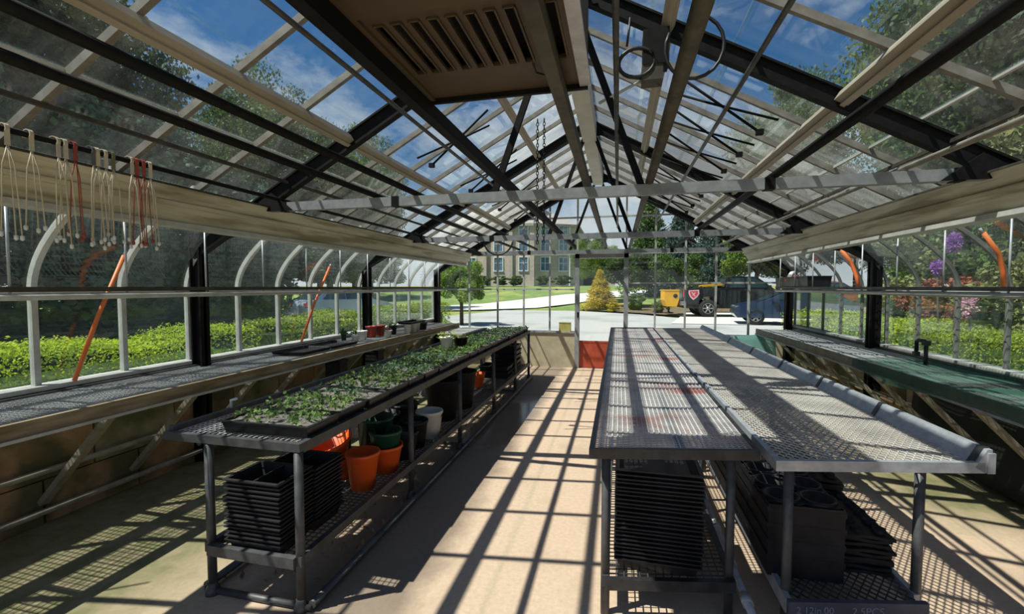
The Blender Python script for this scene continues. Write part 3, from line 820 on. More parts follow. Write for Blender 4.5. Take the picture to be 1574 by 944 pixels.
# basket hangers on the rod
rnd = random.Random(11)
HANG = [(1.475, 'cream'), (1.56, 'cream'), (1.66, 'cream'), (1.695, 'cream'), (1.735, 'rust'), (1.815, 'grey'), (1.84, 'cream'), (1.875, 'cream'), (1.91, 'olive'), (2.005, 'cream'), (2.04, 'rust'), (2.075, 'rust'), (2.115, 'cream')]
def hanger(kind, seed):
    q = random.Random(seed); m = {'cream': M['cream'], 'rust': M['rust_hanger'], 'olive': M['olive_hanger'], 'grey': M['grey_hanger']}[kind]
    h = thing('basket_hanger', '', 'hanger')
    hook = MB()
    ring = [(.024 * math.cos(t), 0, .024 * math.sin(t)) for t in [PI * (-.15 + 1.3 * i / 8) for i in range(9)]]
    for a, b in zip(ring[:-1], ring[1:]): hook.beam(a, b, .016, .005, up=(a[0] + b[0], 0, a[2] + b[2]))
    hook.beam((.02, 0, -.01), (.02, 0, -.075), .018, .006, up=(1, 0, 0)); hook.build('hook', m, h)
    wires = M['cream'] if kind in ('grey', 'olive') else m
    L = q.uniform(.36, .42)
    for i in range(3):
        a = 2 * PI * i / 3 + q.random(); e = (.02 + .03 * math.cos(a), .035 * math.sin(a), -.075 - L + q.uniform(-.02, .02))
        wv = MB().tube([(.02, 0, -.07), (.02 + .02 * math.cos(a), .02 * math.sin(a), -.16), e], .0028, 5).build('wire', wires, h)
        MB().lathe([(0, -.014), (.008, -.008), (.008, .008), (0, .014)], 6, e).build('clip', M['white_plastic'] if kind != 'rust' else m, wv)
    return h
lab_ = {'cream': 'cream', 'rust': 'rust red', 'olive': 'wide olive', 'grey': 'grey hooked'}
for i, (y, kind) in enumerate(HANG):
    h = hanger(kind, i); h.location = (-2.70, y, ZT); h.rotation_euler = (0, 0, rnd.uniform(-.3, .3))
    h['label'] = '%s wire basket hanger on the black rod, %s along from the open end' % (lab_[kind], NTH[i]); h['group'] = 'basket hangers on the black rod'

# shelves high on both side walls, on hanging rods
def wire_shelf(side, label, y0, y1):
    x0, x1 = (XL + .05, XL + .36) if side < 0 else (XW - .42, XW - .05)
    xf = x1 if side < 0 else x0
    s = thing('wire_shelf', label, 'shelf', (0, 0, 0))
    m = MB()
    y = y0
    while y < y1:
        m.beam((x0, y, 1.522), (x1, y, 1.522), .004, .004); y += .03
    for i in range(6):
        x = x0 + (x1 - x0) * i / 5; m.beam((x, y0, 1.526), (x, y1, 1.526), .004, .004)
    o = m.build('wire_deck', M['mesh_wall'], s); o['kind'] = 'stuff'
    MB().tube([(xf, y0, 1.49), (xf, y1, 1.49)], .02, 8).build('front_pipe', M['bar_pale'], s)
    MB().beam((xf, y0, 1.535), (xf, y1, 1.535), .02, .03).build('front_lip', M['pipe_steel'] if side < 0 else M['galv_dark'], s)
    y = y0 + .35
    while y < y1:
        MB().tube([(xf, y, 1.49), (xf, y, 2.0)], .007, 6).build('hanging_rod', M['galv'], s)
        MB().beam((x0, y, 1.50), (x1, y, 1.50), .025, .02).build('bracket', M['pipe_steel'], s)
        y += .62
    return s
wire_shelf(-1, 'long wire shelf on hanging rods above the seedling side wall bench', -.4, 8.2)
wire_shelf(1, 'long wire shelf on hanging rods above the netted wall bench', -.4, 8.2)

# ------------------------------------------------------------------ benches
def square_mesh(x0, x1, y0, y1, z, pitch, w, sag=0.0, seed=1):
    m = MB(); y = y0; rnd = random.Random(seed)
    def zz(x, yy): return z - sag * math.sin(PI * (x - x0) / (x1 - x0)) * (0.6 + 0.4 * math.sin(yy * 2.1))
    k = 3 if sag else 1
    while y <= y1:
        xs = [x0 + (x1 - x0) * i / k for i in range(k + 1)]
        for a, b in zip(xs[:-1], xs[1:]): m.beam((a, y, zz(a, y)), (b, y, zz(b, y)), w, w)
        y += pitch
    n = int((x1 - x0) / pitch)
    for i in range(n + 1):
        x = x0 + (x1 - x0) * i / n; ky = 8 if sag else 1
        ys = [y0 + (y1 - y0) * j / ky for j in range(ky + 1)]
        for a, b in zip(ys[:-1], ys[1:]): m.beam((x, a, zz(x, a) + w), (x, b, zz(x, b) + w), w, w)
    return m
def diamond_mesh(x0, x1, y0, y1, z, px, py, w):
    m = MB(); n = int((y1 - y0) / py); cols = int((x1 - x0) / px)
    for c in range(cols):
        xa = x0 + (x1 - x0) * c / cols; xb = x0 + (x1 - x0) * (c + 1) / cols; xm = (xa + xb) / 2
        for r_ in range(n):
            ya = y0 + (y1 - y0) * r_ / n; yb = y0 + (y1 - y0) * (r_ + 1) / n; ym = (ya + yb) / 2
            for p, q in (((xa, ym), (xm, yb)), ((xm, yb), (xb, ym)), ((xa, ym), (xm, ya)), ((xm, ya), (xb, ym))):
                m.beam((p[0], p[1], z), (q[0], q[1], z), w, w * .9)
    return m

def rails(m, x0, x1, y0, y1, z0, z1, t):
    m.ext(x0, x0 + t, y0, y1, z0, z1); m.ext(x1 - t, x1, y0, y1, z0, z1)
    m.ext(x0 + t, x1 - t, y0, y0 + t, z0, z1); m.ext(x0 + t, x1 - t, y1 - t, y1, z0, z1)

# seedling bench
LB = thing('potting_bench', 'long steel bench topped with a row of seedling trays, lower shelf full of pots', 'bench', (-1.84, 1.78, 0))
def lx(x): return x + 1.84
def ly(y): return y - 1.78
def rail_part(name, m, parent, *bx):
    b = MB(); b.ext(*bx); return b.build(name, m, parent)
BL = 7.45
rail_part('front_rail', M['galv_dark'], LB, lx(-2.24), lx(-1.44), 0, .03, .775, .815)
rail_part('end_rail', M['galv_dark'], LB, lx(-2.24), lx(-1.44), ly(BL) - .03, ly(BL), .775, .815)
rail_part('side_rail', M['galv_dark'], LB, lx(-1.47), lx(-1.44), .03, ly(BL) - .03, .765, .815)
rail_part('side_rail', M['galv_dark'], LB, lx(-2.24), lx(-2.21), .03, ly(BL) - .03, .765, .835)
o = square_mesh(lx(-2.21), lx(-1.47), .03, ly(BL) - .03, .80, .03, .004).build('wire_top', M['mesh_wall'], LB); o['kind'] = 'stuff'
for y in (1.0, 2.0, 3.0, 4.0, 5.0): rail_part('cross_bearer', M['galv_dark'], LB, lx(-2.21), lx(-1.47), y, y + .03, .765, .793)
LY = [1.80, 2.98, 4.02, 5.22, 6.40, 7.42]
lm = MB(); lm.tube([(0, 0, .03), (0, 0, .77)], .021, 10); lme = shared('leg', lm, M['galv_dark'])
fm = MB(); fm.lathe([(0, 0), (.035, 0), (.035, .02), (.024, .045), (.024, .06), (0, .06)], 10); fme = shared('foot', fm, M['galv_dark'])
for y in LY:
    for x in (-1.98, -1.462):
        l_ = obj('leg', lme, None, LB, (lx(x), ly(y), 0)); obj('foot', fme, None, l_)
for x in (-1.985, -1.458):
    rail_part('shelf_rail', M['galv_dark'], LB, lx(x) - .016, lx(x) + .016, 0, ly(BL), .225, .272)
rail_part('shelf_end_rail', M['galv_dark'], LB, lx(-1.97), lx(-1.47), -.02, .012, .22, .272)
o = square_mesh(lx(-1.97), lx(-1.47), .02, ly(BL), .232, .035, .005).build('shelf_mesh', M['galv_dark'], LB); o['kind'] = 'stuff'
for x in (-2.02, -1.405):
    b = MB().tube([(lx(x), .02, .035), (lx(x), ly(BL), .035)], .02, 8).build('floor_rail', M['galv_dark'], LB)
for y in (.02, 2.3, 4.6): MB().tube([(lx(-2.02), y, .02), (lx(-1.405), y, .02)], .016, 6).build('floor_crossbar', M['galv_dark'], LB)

# two mesh benches
def bench(name, label, loc, w, L, legs, rail, mesh_part, rim, rz=0, shelf_x=None, hi=None):
    B = thing(name, label, 'bench', loc, rz)
    t = .022
    for nm, bx in (('front_rail', (0, w, 0, t, .82 - rim, .82)), ('end_rail', (0, w, L - t, L, .82 - rim, .82)), ('side_rail', (0, t, t, L - t, .82 - rim, .82)), ('side_rail', (w - t, w, t, L - t, .82 - rim, .82 if not hi else hi))):
        rail_part(nm, rail, B, *bx)
    mesh_part(B)
    lgm = MB(); lgm.tube([(0, 0, 0), (0, 0, .82 - rim)], .021, 10); lg = shared('leg', lgm, M['galv_dark'])
    for y in legs[1]:
        for x in legs[0]: obj('leg', lg, None, B, (x, y, 0))
    return B
def top1(B):
    o = square_mesh(.022, .722, .022, 6.22, .808, .025, .005, sag=.012).build('wire_top', M['mesh_wire'], B); o['kind'] = 'stuff'
    for y in (1.1, 2.2, 3.3, 4.4, 5.4): rail_part('cross_bearer', M['galv_dark'], B, .022, .722, y, y + .03, .755, .785)
B1 = bench('mesh_bench', 'mesh topped bench with black rim beside the open aisle', (-.12, 2.02, 0), .745, 6.25, ((.075, .64), (.08, 1.9, 3.6, 5.2, 6.1)), M['black_rail'], top1, .045)
rail_part('shelf_rail', M['black_rail'], B1, .085, .66, .02, .05, .15, .20); rail_part('shelf_rail', M['galv_dark'], B1, .06, .09, .05, 6.1, .15, .20); rail_part('shelf_rail', M['galv_dark'], B1, .63, .66, .05, 6.1, .15, .20)
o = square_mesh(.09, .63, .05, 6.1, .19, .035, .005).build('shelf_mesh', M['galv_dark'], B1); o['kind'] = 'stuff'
rail_part('centre_strip', M['galv_dark'], B1, .40, .43, .03, 6.2, .785, .80)

def top2(B):
    o = diamond_mesh(.03, .81, .022, 6.25, .806, .039, .05, .0062).build('expanded_metal_top', M['mesh_grey'], B); o['kind'] = 'stuff'
    for y in (1.1, 2.2, 3.3, 4.4, 5.4): rail_part('cross_bearer', M['galv_dark'], B, .022, .81, y, y + .03, .755, .785)
B2 = bench('mesh_bench', 'wide expanded metal bench with pale raised side board, paired along the black rimmed bench', (.655, 2.06, 0), .84, 6.25, ((.075, .62), (.06, 1.9, 3.6, 5.2, 6.2)), M['galv'], top2, .045, R(.45))
b = MB(); b.prism([(.80, .80), (.845, .875), (.865, .875), (.87, .82), (.84, .775)], .0, 6.25); b.build('raised_side_board', M['galv'], B2)
for y in (.02, .75, 1.5, 2.3, 3.2, 4.2):
    b = MB(); b.prism([(.795, .80), (.842, .879), (.87, .879), (.875, .815), (.84, .77)], y, y + .035); b.build('board_clip', M['black_rail'], B2)
b = MB(); b.ext(.845, .875, -.006, .006, .775, .86); b.build('end_cap', M['galv'], B2)
rail_part('shelf_rail', M['shelf_rail'], B2, .055, .62, -.03, -.006, .165, .23); rail_part('shelf_rail', M['galv'], B2, .05, .075, -.006, 6.2, .165, .23); rail_part('shelf_rail', M['galv'], B2, .595, .62, .03, 6.2, .165, .23)
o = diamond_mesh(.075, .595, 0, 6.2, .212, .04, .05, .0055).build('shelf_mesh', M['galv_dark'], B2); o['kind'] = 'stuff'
def skew_bench(B, k=.2):
    done = set()
    for c in list(B.children):
        dx = c.location.x
        c.location.y += k * dx
        if 'lettering' in c.name:
            c.rotation_euler = (PI / 2, 0, math.atan(k)); continue
        if c.data.name not in done:
            done.add(c.data.name)
            for v in c.data.vertices: v.co.y += k * v.co.x
def text_part(s, name, size, mt, parent, loc, rot):
    cu = bpy.data.curves.new(name, 'FONT'); cu.body = s; cu.size = size; cu.extrude = .0006; cu.align_x = 'LEFT'
    cu.materials.append(mt)
    t_ = bpy.data.objects.new(name, cu); me = bpy.data.meshes.new_from_object(t_); bpy.data.objects.remove(t_)
    o = bpy.data.objects.new(name, me); COL.objects.link(o); o.parent = parent; o.location = loc; o.rotation_euler = rot
    return o
text_part('2 12in.00', 'painted_lettering', .042, M['paint_text'], B2, (.085, -.0315, .182), (PI / 2, 0, 0))
text_part('2.5PCS', 'painted_lettering', .046, M['paint_text'], B2, (.31, -.0315, .180), (PI / 2, 0, 0))
skew_bench(B1); skew_bench(B2)
WP = thing('water_pipe', 'galvanised water pipe with couplings running low between the paired mesh benches', 'pipe', (.585, 2.1, 0))
MB().tube([(0, -.2, .12), (0, 6, .12)], .018, 8).build('pipe_run', M['galv'], WP)
MB().tube([(-.03, 1.1, .12), (-.03, 1.1, .66)], .015, 8).build('riser', M['galv'], WP)
for y in (.05, .35, .7, 1.1, 1.6):
    MB().tube([(0, y, .12), (0, y + .06, .12)], .026, 8).build('coupling', M['galv'], WP)

# wall benches on raking struts
def wall_bench(side, label, y0, y1, struts, z=.85):
    xi = XL + .085 if side < 0 else XW - .085
    xo = -2.97 if side < 0 else 2.24
    a, b_ = min(xi, xo), max(xi, xo)
    W = thing('staging_bench', label, 'bench', (0, 0, 0))
    o = square_mesh(a, b_, y0, y1, z, .034, .005, sag=.006).build('wire_top', M['mesh_wall'], W); o['kind'] = 'stuff'
    sgn = 1 if side < 0 else -1
    rail_part('front_board', M['wood'] if side < 0 else M['strut'], W, *sorted((xo, xo + sgn * .025)), y0, y1, z - .07, z + .012)
    rail_part('front_lip', M['bar_pale'] if side < 0 else M['galv'], W, *sorted((xo + sgn * .025, xo + sgn * .037)), y0, y1, z - .085, z - .068)
    rail_part('back_rail', M['galv_dark'], W, *sorted((xi, xi - side * .02)), y0, y1, z + .004, z + .02)
    rail_part('middle_board', M['wood'], W, -.03 + (a + b_) / 2, .03 + (a + b_) / 2, y0, y1, z - .05, z - .012)
    for y in struts:
        s = MB(); s.beam((xi + .0, y, .155), (xo, y + .02, z - .03), .035, .05, up=(0, 1, 0)); s.build('strut', M['strut'], W)
        s = MB(); s.ext(a, b_, y + .03, y + .06, z - .045, z - .01); s.build('bearer', M['strut'], W)
    return W
WL = wall_bench(-1, 'wire topped wall bench on raking struts below the dusty glass', -.5, 8.1, [2.07 + .56 * i for i in range(10)])
WR = wall_bench(1, 'wire topped wall bench on raking struts with green netting over it', .5, 8.1, [2.3 + .62 * i for i in range(9)])
for side, lab in ((-1, 'mossy block wall behind seedling bench'), (1, 'block wall below the netted bench')):
    hp = thing('heating_pipe', 'pair of pale heating pipes low on the ' + lab, 'pipe', (XR + side * (HW - .10), 0, 0))
    for z in (.10, .36): MB().tube([(0, -.5, z), (0, 8.2, z)], .021, 8).build('pipe_run', M['strut'], hp)

CT = thing('small_carton', 'small yellowish carton standing on the end wall sill beside the door', 'carton', (-.99, 8.66, .685))
MB().box((0, 0, .085), (.22, .12, .17)).build('carton_box', M['leaf_lime_box'], CT)
MB().box((0, 0, .174), (.23, .13, .008)).build('carton_lid', M['leaf_lime_box'], CT)
# added rack: pale slats stand for lit floor stripes between bars
SR = thing('lit_stripe_rack', 'low rack whose pale slats stand for lit floor stripes beside the seedling bench', 'rack', (-2.62, 6.9, 0))
for i in range(9):
    b = MB(); b.ext(-.24, .24, i * .14, i * .14 + .055, .76, .785); b.build('lit_stripe', M['bar_pale'], SR)
for x in (-.22, .19): rail_part('rack_rail', M['galv_dark'], SR, x, x + .03, 0, 1.2, .72, .76)
for x in (-.2, .2):
    for y in (.1, 1.1): MB().tube([(x, y, 0), (x, y, .72)], .018, 8).build('leg', M['galv_dark'], SR)

# ------------------------------------------------------------------ trays
def open_tray(mb, w, d, h, t=.006, taper=.012, rim=.012):
    """thin walled tray with a turned out rim, base at z=0"""
    o = [(-w / 2 + taper, -d / 2 + taper), (w / 2 - taper, -d / 2 + taper), (w / 2 - taper, d / 2 - taper), (-w / 2 + taper, d / 2 - taper)]
    def ring(gx, z): return [(math.copysign(w / 2 + gx, x), math.copysign(d / 2 + gx, y), z) for x, y in o]
    vs = [(x, y, 0) for x, y in o] + ring(0, h - .008) + ring(rim, h - .006) + ring(rim, h) + ring(-t, h) + [(x * .96, y * .96, t) for x, y in o]
    fs = [(3, 2, 1, 0), (20, 21, 22, 23)]
    for r_ in range(5):
        for j in range(4):
            j2 = (j + 1) % 4; a = r_ * 4
            fs.append((a + j, a + j2, a + 4 + j2, a + 4 + j))
    mb.add(vs, fs)
    return mb

SOILTOP = .052
def seed_tray(seed, dens, m, lab):
    rnd = random.Random(seed); rng = np.random.default_rng(seed)
    T = thing('seedling_tray', lab, 'seed tray')
    tm = MB(); open_tray(tm, .50, .262, .062); tm.build('tray_shell', M['black_plastic'], T)
    s = MB(); n = 14; k = 8; vs = []; fs = []
    for j in range(k + 1):
        for i in range(n + 1):
            vs.append((-.24 + .48 * i / n, -.122 + .244 * j / k, .046 + rnd.uniform(0, .011)))
    for j in range(k):
        for i in range(n):
            a = j * (n + 1) + i; fs.append((a, a + 1, a + n + 2, a + n + 1))
    s.add(vs, fs); so = s.build('soil', M['soil'], T)
    P, D = [], []
    for i in range(12):
        for j in range(6):
            if rnd.random() > dens: continue
            x = -.22 + .04 * i + rnd.uniform(-.01, .01); y = -.105 + .042 * j + rnd.uniform(-.01, .01); hh = rnd.uniform(.012, .055)
            for q in range(rnd.randint(5, 9)):
                a = rnd.random() * 6.28; r_ = rnd.uniform(.004, .024)
                P.append((x + r_ * math.cos(a), y + r_ * math.sin(a), .058 + hh * rnd.uniform(.35, 1.0))); D.append((.6 * math.cos(a), .6 * math.sin(a), .8))
    if P:
        me = leaves_mesh('seedlings', np.array(P), np.array(D), .025, .016, seed)
        o = obj('seedlings', me, m, T); o['kind'] = 'stuff'
    return T
ty = 1.855 + .135
dens = [.55, .75, .5, .7, .8, .85, .8, .9, .7, .85, .75, .8, .9, .75, .35, .45, .5, .4, .2, .15]
kind_m = ['leaf_seed', 'leaf_seed', 'leaf_grey', 'leaf_seed', 'leaf_seed', 'leaf_grey', 'leaf_seed', 'leaf_grey', 'leaf_seed', 'leaf_seed', 'leaf_seed', 'leaf_seed', 'leaf_grey', 'leaf_seed', 'leaf_seed', 'leaf_grey', 'leaf_seed', 'leaf_grey', 'leaf_grey', 'leaf_grey']
for i in range(20):
    desc = 'sparse' if dens[i] < .6 else ('leafy' if dens[i] > .78 else 'half filled')
    t = seed_tray(40 + i, dens[i], M[kind_m[i]], '%s black seedling tray, %s in the row from the front of the steel bench' % (desc, NTH[i]))
    t.location = (-1.712 + random.Random(i).uniform(-.006, .006), ty + i * .277, .81); t.rotation_euler = (0, 0, random.Random(i).uniform(-.015, .015)); t['group'] = 'seedling trays in a row'

# nested nursery trays in stacks
def tray_proto(name, w, d, h, ribs, m):
    T = MB(); open_tray(T, w, d, h, taper=.02)
    for i in range(1, ribs + 1):
        x = -w / 2 + w * i / (ribs + 1); T.ext(x - .004, x + .004, -d / 2 + .012, d / 2 - .012, .006, h - .004)
    return shared(name, T, m)
def stack(me, name, label, group, loc, n, pitch, seed, rz=0.0):
    rnd = random.Random(seed)
    for i in range(n):
        o = obj(name, me, None, None, (loc[0] + rnd.uniform(-.004, .004), loc[1] + rnd.uniform(-.004, .004), loc[2] + i * pitch))
        o.rotation_euler = (0, 0, rz + rnd.uniform(-.012, .012))
        props(o, label % ORD[n - 1 - i], 'tray', group)
tme = tray_proto('nursery_tray', .30, .225, .07, 1, M['black_plastic_dull'])
stack(tme, 'nursery_tray', 'black nursery tray, %s of the front stack below the seedling trays', 'front stack of nursery trays', (-1.715, 1.90, .238), 15, .0215, 1)
stack(tme, 'nursery_tray', 'black nursery tray, %s of the second stack below the seedling trays', 'second stack of nursery trays', (-1.705, 2.145, .238), 14, .0215, 2)
tm2 = tray_proto('flat_tray', .37, .50, .06, 0, M['black_plastic'])
stack(tm2, 'flat_tray', 'glossy black flat tray, %s of the tall stack under the black rimmed bench', 'tall stack of flat trays', (.195, 2.40, .20), 23, .0195, 3)
tm3 = tray_proto('cell_tray', .38, .50, .055, 5, M['black_plastic_dull'])
stack(tm3, 'cell_tray', 'black cell tray, %s of the stack behind the tall stack under the black rimmed bench', 'stack of cell trays', (.21, 3.05, .20), 10, .03, 4)
# trays on the lower shelf at the far end of the seedling bench
tm4 = tray_proto('carrier_tray', .42, .34, .10, 2, M['black_plastic'])
stack(tm4, 'carrier_tray', 'black carrier tray, %s of the stack at the end of the lower shelf', 'far stack of carrier trays', (-1.72, 6.9, .24), 5, .075, 5)
stack(tm4, 'carrier_tray', 'black carrier tray, %s of the short stack near the far carrier stack', 'short stack of carrier trays', (-1.72, 6.3, .24), 2, .075, 6)

# ------------------------------------------------------------------ pots
def pot_mb(r0, r1, h, t=.004, lip=.006, liph=.02, n=20):
    m = MB()
    m.lathe([(0, 0), (r0, 0), (r1 - .001, h - liph), (r1 + lip, h - liph), (r1 + lip, h), (r1 - t, h), (r0 - t, t), (0, t)], n)
    return m
def pot(name, label, loc, r0, r1, h, m, group=None, soil=True, leaf=None, leafn=60, spread=.1, lh=.12, seed=1, tilt=0, cat='pot', handle=False, lsize=.035):
    T = thing(name, label, cat, loc, 0, group)
    pot_mb(r0, r1, h).build('pot_wall', m, T)
    if soil:
        s = MB(); s.lathe([(0, h * .82), (r0 + (r1 - r0) * .82 - .004, h * .82)], 16, smooth=False); s.build('soil', M['soil'], T)
    if leaf is not None:
        rng = np.random.default_rng(seed); d = unit(leafn, rng); d[:, 2] = np.abs(d[:, 2])
        P = d * np.array([spread, spread, lh]) * rng.uniform(.4, 1, (leafn, 1)) + np.array([0, 0, h * .85])
        o = obj('leaves', leaves_mesh('leaves', P, d, lsize, lsize * .55, seed), leaf, T); o['kind'] = 'stuff'
    if handle:
        MB().tube([(r1 + .004, 0, h - .03), (r1 * .9, 0, h * .7), (0, -r1 * .9, h * .45), (-r1 * .9, 0, h * .7), (-r1 - .004, 0, h - .03)], .003, 5).build('wire_handle', M['galv_dark'], T)
    if tilt: T.rotation_euler = (tilt, 0, 0)
    return T
zs = .24
pot('planter_bowl', 'wide orange plastic tub tilted on the pots behind the tray stacks', (-1.92, 2.66, zs + .15), .12, .165, .14, M['orange_plastic'], tilt=.25, soil=False, cat='tub')
pot('plastic_pot', 'short orange pot holding up the tilted orange tub', (-1.90, 2.66, zs), .11, .13, .15, M['orange_plastic'], soil=False)
pot('plastic_pot', 'tall orange pot beside the shelf rail, just past the tray stacks', (-1.61, 2.58, zs), .075, .105, .24, M['orange_plastic'], soil=False)
pot('plastic_pot', 'orange pot in shade with a green bucket standing in it', (-1.60, 2.86, zs), .08, .115, .19, M['orange_plastic'], soil=False)
pot('plastic_bucket', 'dark green bucket with wire handle standing in an orange pot', (-1.60, 2.86, zs + .085), .085, .11, .21, M['green_plastic'], soil=False, cat='bucket', handle=True)
pot('plastic_bucket', 'dark green bucket behind the tilted orange tub', (-1.76, 3.0, zs), .11, .13, .34, M['green_plastic'], soil=False, cat='bucket')
pot('nursery_pot', 'squat dusty black pot beside the white bucket', (-1.60, 3.13, zs), .085, .11, .20, M['black_plastic_dull'])
pot('nursery_pot', 'black pot with pale dry soil against the white bucket', (-1.62, 3.36, zs), .085, .11, .22, M['black_plastic_dull'])
pot('plastic_bucket', 'white plastic bucket on the lower shelf between black pots', (-1.60, 3.62, zs), .088, .115, .23, M['white_plastic'], soil=False, cat='bucket', handle=True)
pot('nursery_pot', 'big black pot at the back of the lower shelf behind the green bucket', (-1.86, 3.28, zs), .11, .14, .28, M['black_plastic'])
pot('nursery_pot', 'big black pot at the back of the lower shelf behind the white bucket', (-1.86, 3.62, zs), .11, .14, .28, M['black_plastic'])
pot('nursery_pot', 'large tapered black pot beyond the white bucket, first of the big pair', (-1.69, 4.15, zs), .13, .18, .40, M['black_plastic_dull'])
pot('nursery_pot', 'large tapered black pot beyond the white bucket, second of the big pair', (-1.67, 4.60, zs), .13, .18, .40, M['black_plastic_dull'])
pot('nursery_pot', 'small terracotta coloured pot beneath the far half of the seedling bench', (-1.80, 5.6, zs), .08, .11, .18, M['orange_plastic'])
# on top of the seedling bench
pot('plastic_pot', 'white pot with lime green plant standing on the seedling trays', (-1.80, 4.55, .865), .055, .075, .15, M['white_plastic'], leaf=M['leaf_lime'], leafn=90, spread=.13, lh=.10, seed=5)
pot('nursery_pot', 'square shouldered black pot behind the white pot on the seedling trays', (-1.70, 4.72, .865), .06, .078, .13, M['black_plastic'], leaf=M['leaf_lime'], leafn=25, spread=.08, lh=.05, seed=6)
# pots on the wall bench
WPZ = .862
for nm, lab, y, x, r1, h, m, lf in (
        ('plastic_pot', 'slim dark green pot, first in the row of pots on the wall bench', 5.00, -3.36, .035, .11, 'green_plastic', 'leaf_mid'),
        ('plastic_pot', 'small white pot with bright seedling next to slim green pot on wall bench', 5.10, -3.26, .045, .08, 'white_plastic', 'leaf_light'),
        ('plastic_pot', 'white pot without plant, before the dark red pots on wall bench', 5.26, -3.25, .055, .115, 'white_plastic', None),
        ('plastic_pot', 'larger dark red pot on the wall bench', 5.55, -3.30, .075, .15, 'red_plastic', None),
        ('plastic_pot', 'smaller dark red pot behind the larger red one on wall bench', 5.72, -3.26, .065, .15, 'red_plastic', None),
        ('plastic_pot', 'white pot with dark reddish plant in front of the red pots', 5.58, -3.06, .048, .095, 'white_plastic', 'leaf_red'),
        ('nursery_pot', 'black pot with green plant amid the white pots on wall bench', 5.92, -3.18, .065, .13, 'black_plastic', 'leaf_mid'),
        ('plastic_pot', 'tall white pot under the black tray on wall bench, first of three', 6.08, -3.02, .055, .14, 'white_plastic', None),
        ('plastic_pot', 'tall white pot under the black tray on wall bench, second of three', 6.26, -3.02, .058, .14, 'white_plastic', None),
        ('plastic_pot', 'tall white pot under the black tray on wall bench, third of three', 6.42, -3.04, .058, .14, 'white_plastic', None),
        ('nursery_pot', 'broad black pot closing the row of pots on wall bench', 6.72, -3.08, .08, .11, 'black_plastic', None)):
    pot(nm, lab, (x, y, WPZ), r1 * .78, r1, h, M[m], group='pots on the wall bench', leaf=M[lf] if lf else None, leafn=40, spread=r1 * 1.3, lh=.07, seed=int(y * 100))
o = MB(); open_tray(o, .22, .50, .035); o = o.build('carry_tray', M['black_plastic_dull'], None, (-3.03, 6.25, WPZ + .14)); props(o, 'dark shallow tray lying across the tall white pots', 'tray')
for i, (y, lab) in enumerate(((4.1, 'flat black tray lying empty on the wall bench before the pots'), (4.62, 'flat black tray lying empty on wall bench touching the first green pot'))):
    o = MB(); open_tray(o, .36, .48, .03); o = o.build('flat_tray', M['black_plastic_dull'], None, (-3.25, y, WPZ)); props(o, lab, 'tray')
for i, (y, lab) in enumerate(((4.35, 'dark upright box standing on a ledge under the wall bench, before the pots'), (5.15, 'dark upright box under the wall bench below the row of pots'))):
    t = thing('storage_box', lab, 'box', (-3.02, y, 0)); rail_part('box_body', M['black_plastic_dull'], t, -.09, .09, -.07, .07, 0, .72); rail_part('box_lid', M['black_plastic'], t, -.10, .10, -.08, .08, .72, .75)
rnd = random.Random(8)
for i, (x, y, s) in enumerate(((-2.75, 3.6, .5), (-2.7, 4.2, .42), (-2.72, 5.2, .5), (-2.68, 6.1, .45))):
    t = thing('cloth_bundle', 'grey crumpled bag on the floor under the wall bench, %s from the front' % NTH[i], 'bag', (x, y, 0), 0, 'bags under the wall bench')
    m = MB(); vs = []; fs = []; n = 12; k = 6
    for j in range(k + 1):
        for q in range(n):
            a = 2 * PI * q / n; ph = PI / 2 * j / k; rr = math.cos(ph) * (1 + rnd.uniform(-.12, .12))
            vs.append((rr * .16 * math.cos(a), rr * s * .6 * math.sin(a), (.20 * math.sin(ph) + rnd.uniform(-.01, .01)) * (1 if j else 0)))
    for j in range(k):
        for q in range(n): fs.append((j * n + q, j * n + (q + 1) % n, (j + 1) * n + (q + 1) % n, (j + 1) * n + q))
    m.add(vs, fs, True); m.build('bag_body', M['gravel'] if i % 2 else M['galv_dark'], t)
    MB().lathe([(0, 0), (.03, 0), (.035, .03), (0, .04)], 8, (0, 0, .19)).build('bag_neck', M['galv_dark'], t)

